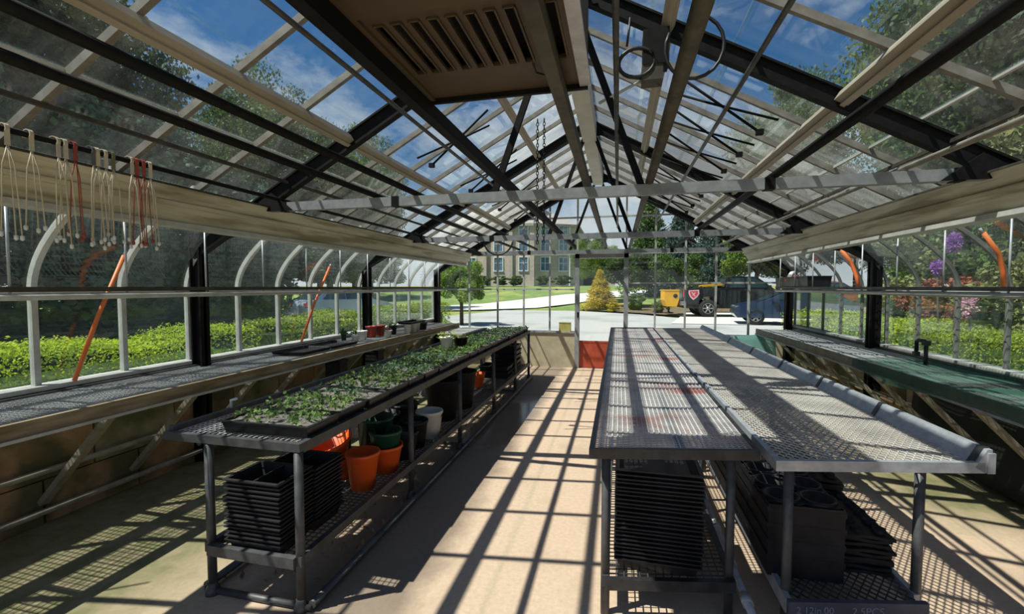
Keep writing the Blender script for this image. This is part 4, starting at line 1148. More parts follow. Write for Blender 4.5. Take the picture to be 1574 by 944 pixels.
# ------------------------------------------------------------------ things under the expanded metal bench
PT = .22
pt_ = MB(); pt_.lathe([(0, 0), (.05, 0), (.066, .11), (.075, .11), (.075, .122), (.062, .122), (.046, .006), (0, .006)], 18); pme2 = shared('nursery_pot', pt_, M['black_plastic'])
for r_ in range(4):
    T = thing('pot_carrier', 'black round pots nested in a holed carrier, %s from front on shelf' % NTH[r_], 'pot carrier', (.84, 2.40 + r_ * .33, PT), 0, 'pot carriers on the expanded metal bench shelf')
    for i in range(2):
        for j in range(2):
            cx, cy = -.076 + .152 * i, -.082 + .164 * j
            p = MB(); p.lathe([(.05, 0), (.060, .10), (.073, .10), (.074, .118), (.060, .12), (.064, .165), (.074, .165), (.075, .182), (.062, .185), (.066, .23), (.075, .23), (.076, .247), (.064, .25), (.068, .30), (.076, .335), (.076, .352), (.066, .352), (.052, .20), (0, .20)], 18, (cx, cy, 0)); p.build('nested_pot', M['black_plastic'], T)
    b = MB(); rails(b, -.155, .155, -.163, .163, .0, .335, .004)
    for zz in (.075, .15, .225, .30): rails(b, -.161, .161, -.164, .164, zz, zz + .022, .010)
    b.build('carrier_side', M['black_plastic'], T)
    # deck between the rims
    b = MB(); N = 20
    for i in range(2):
        for j in range(2):
            cx, cy = -.076 + .152 * i, -.082 + .164 * j; vs = []; fs = []
            for q in range(N):
                a = 2 * PI * q / N; ca, sa = math.cos(a), math.sin(a); k_ = 1 / max(abs(ca), abs(sa))
                vs.append((cx + .074 * ca, cy + .074 * sa, .34)); vs.append((cx + .076 * ca * k_, cy + .082 * sa * k_, .34))
            for q in range(N): fs.append((2 * q, 2 * q + 1, 2 * ((q + 1) % N) + 1, 2 * ((q + 1) % N)))
            b.add(vs, fs)
    b.build('holed_deck', M['galv'] if False else M['black_plastic_dull'], T)
# flattened folded trays, piled unevenly
def bent_tray(seed):
    rnd = random.Random(seed); m = MB(); nx, ny = 8, 10; w, d = .27, .44; vs = []; fs = []
    a0 = [rnd.uniform(-1, 1) for _ in range(6)]
    def hz(u, v): return .003 * math.sin(9 * u + a0[0] * 3) + .003 * math.sin(7 * v + a0[1] * 3) + .004 * (abs(u - .5) * 2) ** 4 * (1 + a0[2]) - .003 * (abs(v - .5) * 2) ** 12 - .003 * (abs(u - .5) * 2) ** 12
    for t in (0, .014):
        for j in range(ny + 1):
            for i in range(nx + 1):
                u, v = i / nx, j / ny; vs.append(((u - .5) * w, (v - .5) * d, hz(u, v) + t))
    S = (nx + 1) * (ny + 1)
    for j in range(ny):
        for i in range(nx):
            a = j * (nx + 1) + i; fs.append((a, a + nx + 1, a + nx + 2, a + 1)); fs.append((S + a, S + a + 1, S + a + nx + 2, S + a + nx + 1))
    for i in range(nx):
        fs.append((i, i + 1, S + i + 1, S + i)); a = ny * (nx + 1) + i; fs.append((a + 1, a, S + a, S + a + 1))
    for j in range(ny):
        a = j * (nx + 1); fs.append((a + nx + 1, a, S + a, S + a + nx + 1)); b = a + nx; fs.append((b, b + nx + 1, S + b + nx + 1, S + b))
    m.add(vs, fs)
    # crumpled pockets of the cells stand up from the sheet
    for i in range(3):
        for j in range(5):
            x, y = (-.085 + .085 * i), (-.17 + .085 * j); q = .028
            m.lathe([(q, .004), (q * rnd.uniform(.8, 1.1), .016 + rnd.uniform(0, .012)), (q * .75, .02), (0, .008)], 7, (x + rnd.uniform(-.006, .006), y, .008))
    return shared('crumpled_tray', m, M['black_plastic_dull'])
bts = [bent_tray(i) for i in range(3)]
for s_, (x, y, n) in enumerate(((1.105, 2.56, 9), (1.10, 3.04, 12), (1.08, 3.52, 13))):
    rnd = random.Random(s_ + 20)
    for i in range(n):
        o = obj('crumpled_tray', bts[i % 3], None, None, (x + rnd.uniform(-.006, .006), y + rnd.uniform(-.01, .01), .222 + i * .021)); o.rotation_euler = (rnd.uniform(-.012, .012), rnd.uniform(-.012, .012), rnd.uniform(-.05, .05))
        props(o, 'crumpled black pot tray, %s in the %s pile on the expanded metal bench shelf' % (ORD[n - 1 - i], ('front', 'middle', 'rear')[s_]), 'tray', '%s pile of crumpled trays' % ('front', 'middle', 'rear')[s_])

rng = np.random.default_rng(77); n_l = 420
P = np.stack([rng.uniform(-2.1, -1.42, n_l), rng.uniform(1.9, 7.3, n_l), rng.uniform(.008, .02, n_l)], 1); D = np.tile([0, 0, 2.5], (n_l, 1)).astype(float)
o = obj('leaf_litter', leaves_mesh('leaf_litter', P, D, .045, .022, 77), M['litter']); props(o, 'dry brown leaf litter strewn on the floor beneath the seedling bench', 'leaf litter', kind='stuff')
# ------------------------------------------------------------------ netting, sheets and poles
m = MB(); vs = []; fs = []; nx, ny = 14, 40; rnd = random.Random(2)
for j in range(ny + 1):
    for i in range(nx + 1):
        u = i / nx; y = 2.15 + 2.75 * j / ny
        if u < .75: x = 2.86 - (2.86 - 2.20) * u / .75; z = .872 + .012 * math.sin(5 * y + 6 * u) + rnd.uniform(0, .008)
        else: x = 2.20 - .012 * (1 + math.sin(9 * y)); z = .872 - (u - .75) / .25 * (.10 + .03 * math.sin(3.3 * y))
        vs.append((x, y, z))
for j in range(ny):
    for i in range(nx): a = j * (nx + 1) + i; fs.append((a, a + 1, a + nx + 2, a + nx + 1))
m.add(vs, fs, True)
o = m.build('shade_net', M['net']); props(o, 'green shade netting draped over the wall bench and its front edge', 'netting')
sm_ = o.modifiers.new('thickness', 'SOLIDIFY'); sm_.thickness = .002
m = MB(); vs = []; fs = []
for j in range(31):
    for i in range(7):
        y = 1.9 + 3.05 * j / 30; z = .84 - .78 * i / 6; vs.append((2.74 + .03 * math.sin(6 * y) * i / 6, y + .05 * i / 6 * math.sin(y * 3), z))
for j in range(30):
    for i in range(6): a = j * 7 + i; fs.append((a, a + 1, a + 8, a + 7))
m.add(vs, fs, True); o = m.build('weed_cloth', M['blackcloth']); props(o, 'black cloth hanging under the netted wall bench', 'cloth'); sm_ = o.modifiers.new('thickness', 'SOLIDIFY'); sm_.thickness = .003
m = MB(); vs = []; fs = []
for j in range(9):
    for i in range(9):
        u, v = i / 8, j / 8; vs.append((1.72 + .75 * u, 7.75 + .25 * v + .03 * math.sin(7 * u), .05 + .76 * v * (1 - .12 * (1 - u))))
for j in range(8):
    for i in range(8): a = j * 9 + i; fs.append((a, a + 1, a + 10, a + 9))
m.add(vs, fs, True); o = m.build('plastic_sheet', M['teal']); props(o, 'translucent teal plastic sheet leaning under the far end of the wall bench', 'sheet'); sm_ = o.modifiers.new('thickness', 'SOLIDIFY'); sm_.thickness = .002
def pole(label, pts, r=.014):
    t = thing('orange_pole', label, 'pole', pts[0], 0, 'orange poles against the side glass')
    p0 = Vector(pts[0]); q = [Vector(p) - p0 for p in pts]
    MB().tube(q, r, 8).build('pole_shaft', M['orange_pole'], t)
    MB().tube([q[-1], q[-1] + (q[-1] - q[-2]).normalized() * .04], r * .6, 8).build('pole_tip', M['galv'], t)
    return t
pole('slanting orange pole standing on the sill at the open end of the wall bench', [(-3.62, 2.28, .906), (-3.60, 2.43, 1.35), (-3.55, 2.58, 1.78)])
pole('faded orange pole slanting behind the wall bench before the row of pots', [(-3.62, 4.55, .906), (-3.60, 4.77, 1.35), (-3.53, 4.98, 1.80)])
pole('bent orange pole on the wall shelf following the curved glass above the netting', [(2.81, 4.12, 1.535), (2.795, 4.11, 1.66), (2.75, 4.09, 1.80), (2.63, 4.06, 1.95)], .016)
pole('bent orange pole on the wall shelf next to the dark steel column', [(2.81, 6.2, 1.535), (2.795, 6.23, 1.68), (2.75, 6.28, 1.86), (2.64, 6.27, 2.0)], .022)
# faucet on the wall bench
F_ = thing('standpipe', 'black inverted hook standpipe rising from the netted wall bench', 'pipe', (2.62, 4.62, .86))
MB().tube([(0, 0, 0), (0, 0, .20), (0, .02, .215), (0, .10, .215), (0, .13, .20), (0, .13, .10)], .016, 8).build('bent_pipe', M['hose'], F_)
MB().box((0, 0, .20), (.045, .045, .04)).build('elbow', M['hose'], F_)
MB().box((0, .13, .09), (.04, .04, .04)).build('spout', M['hose'], F_)
# crate and red bundle on the wall shelf far end
K = thing('shelf_crate', 'dark open crate on the wall shelf at the far end, red things inside', 'crate', (2.70, 7.65, 1.532))
open_tray(MB(), .30, 1.3, .17).build('crate_shell', M['black_plastic'], K)
K2 = thing('red_bundle', 'red and white crumpled bundle lying in the dark shelf crate', 'bundle', (2.66, 7.85, 1.60))
m = MB(); m.lathe([(0, 0), (.10, .0), (.12, .06), (.08, .12), (0, .14)], 10); m.build('red_cloth', M['red_plastic'], K2)
MB().tube([(-.08, -.10, .12), (0, .05, .16), (.08, .15, .19)], [.03, .035, .015], 8).build('white_roll', M['white_plastic'], K2)
o = MB(); o.tube([(0, 0, 0), (0, 0, .05), (.04, 0, .06)], .008, 6); o = o.build('valve_hook', M['white_plastic'], None, (-2.225, 2.18, .83)); props(o, 'small white hook valve on the back rail of the steel bench', 'valve')

# ------------------------------------------------------------------ outdoors: ground, road, building
def gz(x, y):
    """height of the land: flat near the greenhouse, rising behind the road"""
    if y < 30: return 0.0
    t = min(1.0, (y - 30) / 32.0)
    return 1.75 * t * t * (3 - 2 * t)
m = MB(); vs = []; fs = []; xs = np.linspace(-70, 70, 36); ys = np.linspace(-30, 110, 36)
for y in ys:
    for x in xs: vs.append((x, y, gz(x, y) - .06))
for j in range(35):
    for i in range(35): a = j * 36 + i; fs.append((a, a + 1, a + 37, a + 36))
m.add(vs, fs, True); struct(m.build('ground', M['lawn']))
def flat(name, pts, z, mt, steps=1):
    m = MB(); m.add([(x, y, gz(x, y) + z) for x, y in pts], [tuple(range(len(pts)))]); o = m.build(name, mt); return struct(o)
flat('road_apron', [(-9.5, 8.85), (16, 8.85), (16, 24.2), (9, 24.6), (3.2, 23.6), (1.2, 26.5), (-2.6, 29.5), (-7.5, 29.5), (-9.0, 22), (-6.0, 16.5), (-7.2, 12)], -.02, M['asphalt'])
# drive curving away behind, as a strip that follows the land
m = MB(); vs = []; fs = []
cl = [(-20, 27.0, 3.2), (-15.5, 28.6, 3.2), (-11.5, 30.5, 3.2), (-8.3, 33.6, 3.2), (-6.0, 38, 3.0), (-3.2, 43, 2.6), (1.5, 47, 2.2), (8, 50, 2.0)]
for i, (x, y, w) in enumerate(cl):
    a = cl[max(i - 1, 0)]; b = cl[min(i + 1, len(cl) - 1)]; d = Vector((b[0] - a[0], b[1] - a[1])).normalized(); nx_, ny_ = -d.y, d.x
    for s in (-1, 1): px, py = x + s * nx_ * w, y + s * ny_ * w; vs.append((px, py, gz(px, py) + .03))
for i in range(len(cl) - 1): a = 2 * i; fs.append((a, a + 1, a + 3, a + 2))
m.add(vs, fs); struct(m.build('road', M['concrete_drive']))
flat('road_parking', [(2.2, 20.0), (18, 20.5), (18, 30.5), (4.0, 28.8)], .0, M['concrete_drive'])
flat('path_mulch_bed', [(-2.6, 30.5), (1.0, 27.0), (3.3, 24.6), (4.0, 28.8), (18, 30.5), (18, 36), (-2, 36)], .05, M['mulch'])

BG = thing('brick_building', 'four storey tan brick building with white framed windows and grey hip roof', 'building', (-12.6, 60, 1.5))
def bx(x, y, z): return (x + 12, y - 60, z - 1.5)
# plan: front wing facing the greenhouse, second wing turned to the right
P0 = Vector((-22.5, 60.3)); P1 = Vector((-10.6, 60.0)); P2 = Vector((-5.2, 63.0)); HWALL = 10.1
wl_ = MB(); wl_.prism([(P0.x + 12, P0.y - 60), (P1.x + 12, P1.y - 60), (P2.x + 12, P2.y - 60), (P2.x + 12, 20), (P0.x + 12, 20)], -.3, HWALL - 1.5, 'Z'); wl_.build('wall', M['bwall'], BG)
rf = MB(); e = .5
base = [(P0.x + 12 - e, P0.y - 60 - e), (P1.x + 12 + .1, P1.y - 60 - e), (P2.x + 12 + e, P2.y - 60 - .2), (P2.x + 12 + e, 20), (P0.x + 12 - e, 20)]
z0 = HWALL - 1.5; vs = [(x, y, z0) for x, y in base] + [(x, y, z0 - .35) for x, y in base]
pk = [(-9, 6, z0 + 3.0), (1.0, 5, z0 + 3.2), (2.2, 12, z0 + 3.2)]
vs += pk
rf.add(vs, [(0, 1, 11, 10), (1, 2, 12, 11), (2, 3, 12), (3, 4, 10, 11, 12), (4, 0, 10), (0, 5, 6, 1), (1, 6, 7, 2), (2, 7, 8, 3), (9, 8, 7, 6, 5)]); rf.build('roof', M['broof'], BG)
wmb = MB(); rails(wmb, -.68, .68, 0, .10, 0, .10, .0) if False else None
def window_me():
    f = MB(); w, h = 1.15, 1.75
    f.ext(-w / 2 - .12, -w / 2, -.10, .02, -.1, h + .1); f.ext(w / 2, w / 2 + .12, -.10, .02, -.1, h + .1); f.ext(-w / 2, w / 2, -.10, .02, h, h + .12); f.ext(-w / 2 - .15, w / 2 + .15, -.14, .02, -.15, 0)
    f.ext(-.04, .04, -.08, .02, 0, h); f.ext(-w / 2, w / 2, -.07, .02, h * .55, h * .55 + .06)
    g = MB(); g.ext(-w / 2, w / 2, -.03, .0, 0, h)
    return shared('window', f, M['bframe']), shared('pane', g, M['bglass'])
wme, gme = window_me()
def put_win(A, B, t, z):
    p = A + (B - A) * t; d = (B - A).normalized()
    o = obj('window', wme, None, BG, (p.x + 12, p.y - 60, z - 1.5)); o.rotation_euler = (0, 0, math.atan2(d.y, d.x))
    obj('pane', gme, None, o)
for z in (3.8, 6.45, 9.05 - .7):
    for x in (-19.4, -15.5, -11.95): put_win(P0, P1, (x - P0.x) / (P1.x - P0.x), z)
    for t in (.27, .70): put_win(P1, P2, t, z)
for x, w in ((-13.7, .5), (-17.4, .5), (-10.75, .6)):
    b = MB(); b.ext(x + 12 - w / 2, x + 12 + w / 2, -.2, .3, -.2, HWALL - 1.6); b.build('wall_pier', M['bwall'], BG)
b = MB(); b.ext(6.0, 6.15, 2.2, 2.35, -.2, HWALL - 1.7); b.build('downpipe', M['bframe'], BG)
BG2 = thing('annex_building', 'dark low annex door side of the brick building behind the golden shrub', 'building', (-3.0, 66, 1.6))
b = MB(); b.ext(-2.4, 2.5, 0, 6, -.2, 3.2); b.build('wall', M['bwall'], BG2); b = MB(); b.ext(-2.6, 2.7, -.3, 6.2, 3.2, 3.5); b.build('roof', M['broof'], BG2); b = MB(); b.ext(-1.9, -.6, -.06, .04, -.1, 2.3); b.build('doorway', M['slot'], BG2)

# ------------------------------------------------------------------ trees, hedges and shrubs
CR = {'oak': crown_mesh('foliage', 1, 100, 64000, .0145, .16), 'ash': crown_mesh('foliage', 2, 85, 62000, .0145, .22), 'spruce': crown_mesh('foliage', 3, 260, 15000, .026, .04, 'cone'),
      'cedar': crown_mesh('foliage', 4, 170, 15000, .030, .02, 'column'), 'small': crown_mesh('foliage', 5, 40, 20000, .027, .22), 'bush': crown_mesh('foliage', 6, 30, 11000, .042, .0)}
CRM = {}
def crown(kind, mk):
    if (kind, mk) not in CRM:
        me = CR[kind].copy(); me.materials.append(M[mk]); CRM[(kind, mk)] = me
    return CRM[(kind, mk)]
TK = {k: shared('trunk', trunk_mb(1.0, .022 if k != 'small' else .03, i), M['bark']) for i, k in enumerate(CR)}
def tree(name, label, kind, mk, x, y, h, wide=1.0, rz=0, group=None, cat='tree'):
    T = thing(name, label, cat, (x, y, gz(x, y) - .05), rz, group)
    if kind != 'bush': obj('trunk', TK[kind], None, T).scale = (h * 1.0, h * 1.0, h)
    o = obj('foliage', crown(kind, mk), None, T); o.scale = (h * wide, h * wide, h); o['kind'] = 'stuff'
    if kind == 'bush': o['kind'] = 'stuff'
    return T
G1 = 'dark trees on the seedling bench side'
for i, (x, y, h, w, k, mk, lab) in enumerate((
        (-17.0, -2.5, 14, .95, 'oak', 'leaf_dark', 'tall dark tree beyond the clipped hedge, first along from the open end'),
        (-17.5, 4.2, 15, .95, 'ash', 'leaf_dark', 'tall dark tree beyond the clipped hedge, second along from the open end'),
        (-17.0, 9.6, 12.5, .8, 'oak', 'leaf_dark', 'dark tree beyond the clipped hedge, third along from the open end'),
        (-19.5, 15.0, 8.0, 1.1, 'ash', 'leaf_dark', 'lower dark tree in the gap of sky above the cream gutter'),
        (-20.0, 23.0, 14.5, .7, 'oak', 'leaf_mid', 'tall sunlit tree reaching into blue sky beyond the gap in the dark trees'),
        (-17.5, 27.5, 12.5, .7, 'ash', 'leaf_mid', 'leafy tree behind the parked pale blue car'),
        (-27.0, 38.0, 13.0, .9, 'oak', 'leaf_dark', 'broad dark tree far down the drive beside the brick building'))):
    tree('broadleaf_tree', lab, k, mk, x, y, h, w, i * 1.3, G1)
for i, (x, y, h) in enumerate(((-10.3, -1.8, 5.2), (-10.9, .4, 5.8), (-10.4, 2.5, 5.4), (-11.0, 4.7, 6.0), (-10.6, 6.9, 5.3), (-11.4, 9.0, 5.6), (-11.8, 11.3, 5.0), (-13.0, 13.8, 5.2))):
    tree('columnar_cedar', 'dark columnar evergreen screening behind the hedge, %s along from the open end' % NTH[i], 'cedar', 'leaf_cedar', x, y, h, 1.3, i * 2.1, 'evergreen screen behind the hedge')
def hedge(label, x0, x1, y0, y1, h, mk, seed, n, leaf=.05):
    rng = np.random.default_rng(seed)
    T = thing('clipped_hedge', label, 'hedge', ((x0 + x1) / 2, (y0 + y1) / 2, -.05))
    hx, hy = (x1 - x0) / 2, (y1 - y0) / 2
    P = np.stack([rng.uniform(-hx, hx, n), rng.uniform(-hy, hy, n), h * rng.random(n) ** .6], 1)
    top = rng.random(n) < .5; P[top, 2] = h + rng.normal(0, .03, top.sum()); sd = ~top; P[sd, 0] = np.sign(P[sd, 0]) * hx + rng.normal(0, .05, sd.sum())
    P[:, 2] += .05 * np.sin(P[:, 1] * 2.3) * (P[:, 2] / h) + .03 * np.sin(P[:, 1] * 5.1 + P[:, 0])
    D = np.stack([np.where(top, 0, np.sign(P[:, 0])), np.zeros(n), np.where(top, 1, .35)], 1)
    o = obj('foliage', leaves_mesh('foliage', P, D, leaf, leaf * .6, seed), M[mk], T); o['kind'] = 'stuff'
    c = MB(); c.ext(-hx * .6, hx * .6, -hy * .95, hy * .95, 0, h * .72); c.build('inner_twigs', M['leaf_mid'], T)
    return T
hedge('bright clipped hedge outside the dusty glass, standing before the dark evergreens', -6.0, -5.0, -1.5, 5.4, 1.0, 'leaf_hedge', 21, 30000, .034)
hedge('bright low hedge outside the glass behind the row of pots', -7.0, -6.0, 7.0, 15.5, .95, 'leaf_hedge', 22, 12000, .06)
hedge('bright hedge outside the glass behind the netted wall bench', 4.6, 5.6, 3.0, 8.6, .95, 'leaf_hedge', 23, 24000, .036)
hedge('yellow green hedge outside the glass, farther along behind the steel column', 4.7, 5.9, 9.0, 14.5, .9, 'leaf_hedge', 24, 10000, .06)
G2 = 'trees on the netted bench side'
for i, (x, y, h, w, k, mk, lab) in enumerate((
        (11.5, 1.5, 12.0, .85, 'oak', 'leaf_mid', 'tall green tree above the netted bench side, first along from the open end'),
        (11.0, 7.0, 12.5, .85, 'ash', 'leaf_mid', 'tall green tree above the netted bench side, second along from the open end'),
        (11.5, 13.0, 14.0, .8, 'oak', 'leaf_dark', 'tall dark tree above the netted bench side, third along from the open end'),
        (13.5, 19.5, 15.5, .8, 'ash', 'leaf_mid', 'towering tree behind the blue car'),
        (18.5, 27.5, 17.5, .8, 'oak', 'leaf_dark', 'towering dark tree reaching over the cab of the black pickup'),
        (12.0, 36.5, 17.0, .62, 'ash', 'leaf_mid', 'towering green tree behind the spruces and the pickup'))):
    tree('broadleaf_tree', lab, k, mk, x, y, h, w, i * .9 + .4, G2)
for i, (x, y, h, mk, lab) in enumerate((
        (6.2, 4.6, 2.3, 'leaf_mixed', 'mixed flowering border shrub behind the bright hedge, before the purple blossoms'),
        (6.6, 6.6, 2.6, 'leaf_mixed', 'mixed flowering border shrub behind the bright hedge, under the purple blossoms'),
        (6.5, 8.8, 2.3, 'leaf_mixed', 'mixed flowering border shrub behind the hedge close to the steel column'),
        (6.9, 11.4, 1.9, 'leaf_red', 'reddish border shrub behind the yellow green hedge'),
        (7.2, 13.6, 2.0, 'leaf_mixed', 'pale mixed shrub at the end of the yellow green hedge'),
        (5.9, 2.9, 2.6, 'leaf_light', 'bright green shrub outside next to the bent orange pole'),
        (-1.1, 32.3, 1.5, 'leaf_mid', 'low green shrub in the mulch bed left of the golden shrub'.replace('left of', 'beside')),
        (1.1, 29.5, 1.2, 'leaf_light', 'low light green shrub in the mulch bed before the tall spruces'),
        (2.4, 27.2, .9, 'leaf_mixed', 'small shrub in the mulch bed behind the yellow spreader'),
        (-.3, 28.5, .7, 'leaf_yellow', 'small yellow flowering clump at the front of the mulch bed'))):
    tree('border_shrub', lab, 'bush', mk, x, y, h, 1.05 if h > 1.3 else 1.35, i * 1.1, 'border shrubs', 'shrub')
for i, (x, y, h, k, mk, lab) in enumerate((
        (8.6, 3.4, 5.0, 'small', 'leaf_light', 'young bright tree behind the flower border, first along from the open end'),
        (8.8, 6.0, 4.6, 'small', 'leaf_mixed', 'pale mottled young tree behind the flower border, second along'),
        (8.5, 8.6, 5.2, 'small', 'leaf_mixed', 'pale mottled young tree behind the flower border, third along'),
        (9.0, 11.6, 5.0, 'small', 'leaf_mid', 'green young tree behind the flower border, fourth along'),
        (9.2, 14.8, 4.6, 'small', 'leaf_mixed', 'mottled young tree behind the flower border, fifth along'),
        (11.3, 17.6, 4.8, 'small', 'leaf_mid', 'green young tree behind the flower border, sixth along'),
        (13.4, 21.5, 5.2, 'small', 'leaf_mid', 'green young tree past the nose of the blue car, seventh along'),
        (15.5, 25.0, 5.6, 'small', 'leaf_dark', 'dark young tree at the parking edge, eighth along'))):
    tree('small_tree', lab, k, mk, x, y, h, 1.15, i * 1.7, 'young trees behind the flower border')
for i, (x, y, h, mk) in enumerate(((-14.5, 24.5, 5.0, 'leaf_mid'), (-17.0, 20.5, 5.4, 'leaf_dark'), (-18.5, 25.0, 5.6, 'leaf_mid'), (-21.5, 30.5, 5.5, 'leaf_dark'), (-25.0, 35.5, 6.0, 'leaf_dark'), (-29.0, 42.0, 6.5, 'leaf_mid'), (-31.0, 33.0, 7.0, 'leaf_dark'))):
    tree('small_tree', 'bushy tree beyond the pale blue parked car, %s from the hedge outward' % NTH[i], 'small', mk, x, y, h, 1.15, i * 1.2, 'bushy trees beyond the parked car')
# purple blossoms on stalks
def blossom(label, x, y, z, s, mk, seed, n=420):
    T = thing('flowering_plant', label, 'flower', (x, y, 0))
    MB().tube([(0, 0, -.05), (.05, 0, z * .5), (0, 0, z)], .012, 6).build('stem', M['bark'], T)
    rng = np.random.default_rng(seed); d = unit(n, rng); P = d * np.array([s * .6, s * .6, s]) * rng.uniform(.3, 1, (n, 1)) + np.array([0, 0, z])
    o = obj('blossom', leaves_mesh('blossom', P, d, .045, .03, seed), M[mk], T); o['kind'] = 'stuff'
blossom('tall purple blossom spike outside, above the wall shelf', 4.95, 8.2, 2.22, .17, 'petal', 31)
blossom('smaller dusky purple blossom just beneath the wall shelf level', 4.95, 8.55, 1.86, .14, 'petal', 32, 260)
blossom('pink blossoms hanging over the bright hedge below the shelf', 4.95, 7.85, 1.28, .20, 'petal_pink', 33, 300)
# beyond the end wall
tree('small_tree', 'small round green tree on the lawn outside the end wall, before the brick building', 'small', 'leaf_light', -6.3, 17.6, 2.95, .95, .3)
tree('golden_shrub', 'golden yellow conical shrub seen through the door opening', 'spruce', 'leaf_yellow', -1.15, 30.0, 2.75, 1.35, .8, None, 'shrub')
tree('broadleaf_tree', 'rounded light green tree behind the golden shrub', 'ash', 'leaf_light', -2.0, 38.5, 5.9, .85, 1.1, 'trees behind the end wall')
for i, (x, y, h, w, k, mk, lab) in enumerate((
        (.6, 33.0, 4.6, 1.0, 'small', 'leaf_mid', 'green tree between the golden shrub and the blue grey spruces'),
        (2.9, 44.0, 9.6, .95, 'spruce', 'leaf_mid', 'tall spruce with its tip in the sky beside the door post'),
        (5.4, 42.0, 8.6, 1.05, 'spruce', 'leaf_blue', 'blue grey spruce behind the black pickup bed'),
        (7.6, 40.0, 7.6, 1.1, 'spruce', 'leaf_blue', 'lower blue grey spruce behind the black pickup cab'),
        (4.0, 34.5, 4.4, 1.1, 'small', 'leaf_mid', 'leafy tree behind the tailgate of the black pickup'),
        (9.8, 36.0, 6.4, 1.1, 'small', 'leaf_light', 'spreading light green tree overhanging the pickup roof'),
        (12.5, 40.0, 8.5, 1.0, 'oak', 'leaf_dark', 'large dark tree behind the parked cars'),
        (17.0, 38.0, 9.0, 1.0, 'ash', 'leaf_mid', 'large mid green tree at the edge of the parking'))):
    tree('conifer_tree' if k == 'spruce' else 'broadleaf_tree', lab, k, mk, x, y, h, w, i * 1.7, 'trees behind the end wall')
for i, x in enumerate((-17.5, -15.2, -12.9, -9.2, -6.8)):
    tree('foundation_shrub', 'low shrub against the foot of the brick building, %s in the line' % NTH[i], 'bush', 'leaf_mid', x, 57.5, 1.5, 1.9, i, 'shrubs along the brick building', 'shrub')

# ------------------------------------------------------------------ vehicles
def wheel_parts(T, x, y, r, w, side):
    t = MB(); t.lathe([(r * .62, -w / 2), (r * .95, -w / 2), (r, -w / 2 + .03), (r, w / 2 - .03), (r * .95, w / 2), (r * .62, w / 2)], 24, (0, 0, 0), 'Y'); o = t.build('wheel', M['tire'], T, (x, y, r))
    q = MB(); yy = side * w * .38
    q.lathe([(r * .55, yy), (r * .64, yy + side * .02), (r * .64, -yy), (r * .55, -yy)], 24, (0, 0, 0), 'Y')
    for i in range(6):
        a = i * PI / 3; q.beam((0, yy, 0), (r * .58 * math.cos(a), yy, r * .58 * math.sin(a)), .06, .03, up=(0, 1, 0))
    q.lathe([(0, yy + side * .02), (.07, yy + side * .02), (.07, yy - side * .03), (0, yy - side * .03)], 10, (0, 0, 0), 'Y'); q.build('rim', M['alloy'], o)
    k = MB(); k.lathe([(0, 0), (r * .6, 0)], 16, (0, 0, 0), 'Y', False); k.build('brake_disc', M['slot'], o)
def car(label, paint, loc, rz, group):
    """four door car, nose towards +X"""
    T = thing('parked_car', label, 'car', loc, rz, group)
    b = MB(); W = .86
    lower = [(-2.15, .35), (-2.2, .75), (-2.1, .95), (-1.3, 1.0), (.95, .98), (1.75, .86), (2.12, .70), (2.18, .45), (2.05, .28), (-2.05, .28)]
    b.prism(lower, -W, W); b.build('body', paint, T)
    c = MB(); n = 6
    prof = [(-1.95, .97), (-1.3, 1.36), (-.6, 1.46), (.1, 1.44), (1.15, .96)]
    vs = [(x, -W + .06 + (.16 if z > 1 else 0), z) for x, z in prof] + [(x, W - .06 - (.16 if z > 1 else 0), z) for x, z in prof]
    fs = [(0, 1, 2, 3, 4), (9, 8, 7, 6, 5)] + [(i, i + 5, i + 6, i + 1) for i in range(4)] + [(4, 9, 5, 0)]
    c.add(vs, fs); c.build('cabin', paint, T)
    for s in (-1, 1):
        y0_, y1_ = s * (W - .05), s * (W - .205)
        def at(x, z): return (x, y0_ + (y1_ - y0_) * min(1, max(0, (z - .97) / .35)), z)
        for pts in (((-1.55, 1.02), (-1.2, 1.32), (-.65, 1.39), (-.45, 1.39), (-.45, 1.02)), ((-.38, 1.02), (-.38, 1.39), (.1, 1.38), (.92, 1.02))):
            g = MB(); q = [at(x, z) for x, z in pts]; q2 = [(x, y + s * .012, z) for x, y, z in q]; k_ = len(q)
            g.add(q + q2, [tuple(range(k_)), tuple(range(2 * k_ - 1, k_ - 1, -1))] + [(i, (i + 1) % k_, k_ + (i + 1) % k_, k_ + i) for i in range(k_)]); g.build('side_window', M['car_glass'], T)
        for x in (-1.35, 1.36): wheel_parts(T, x, s * (W - .10), .33, .2, s)
        h = MB(); h.box((1.98, s * .62, .70), (.28, .36, .12)); h.build('headlight', M['chrome'], T)
        mi = MB(); mi.box((.72, s * (W + .06), 1.03), (.16, .18, .12)); mi.build('mirror', paint, T)
        t = MB(); t.box((-2.16, s * .62, .80), (.1, .34, .14)); t.build('tail_light', M['decal_red'], T)
    for x0, z0, x1, z1, nm in ((.18, 1.41, 1.10, .99, 'windshield'), (-1.34, 1.34, -1.9, 1.0, 'rear_window')):
        g = MB(); d = Vector((x1 - x0, 0, z1 - z0)); nrm = Vector((abs(d.z), 0, abs(d.x))) if x1 > x0 else Vector((-abs(d.z), 0, abs(d.x))); nrm.normalize(); o_ = nrm * .015
        q = [(x0, -.62, z0), (x1, -.76, z1), (x1, .76, z1), (x0, .62, z0)]; q = [Vector(p) + o_ for p in q]; q2 = [p + o_ * .6 for p in q]
        g.add(q + q2, [(0, 1, 2, 3), (7, 6, 5, 4), (0, 4, 5, 1), (1, 5, 6, 2), (2, 6, 7, 3), (3, 7, 4, 0)]); g.build(nm, M['car_glass'], T)
    g = MB(); g.box((2.15, 0, .52), (.06, 1.2, .16)); g.build('grille', M['slot'], T)
    return T
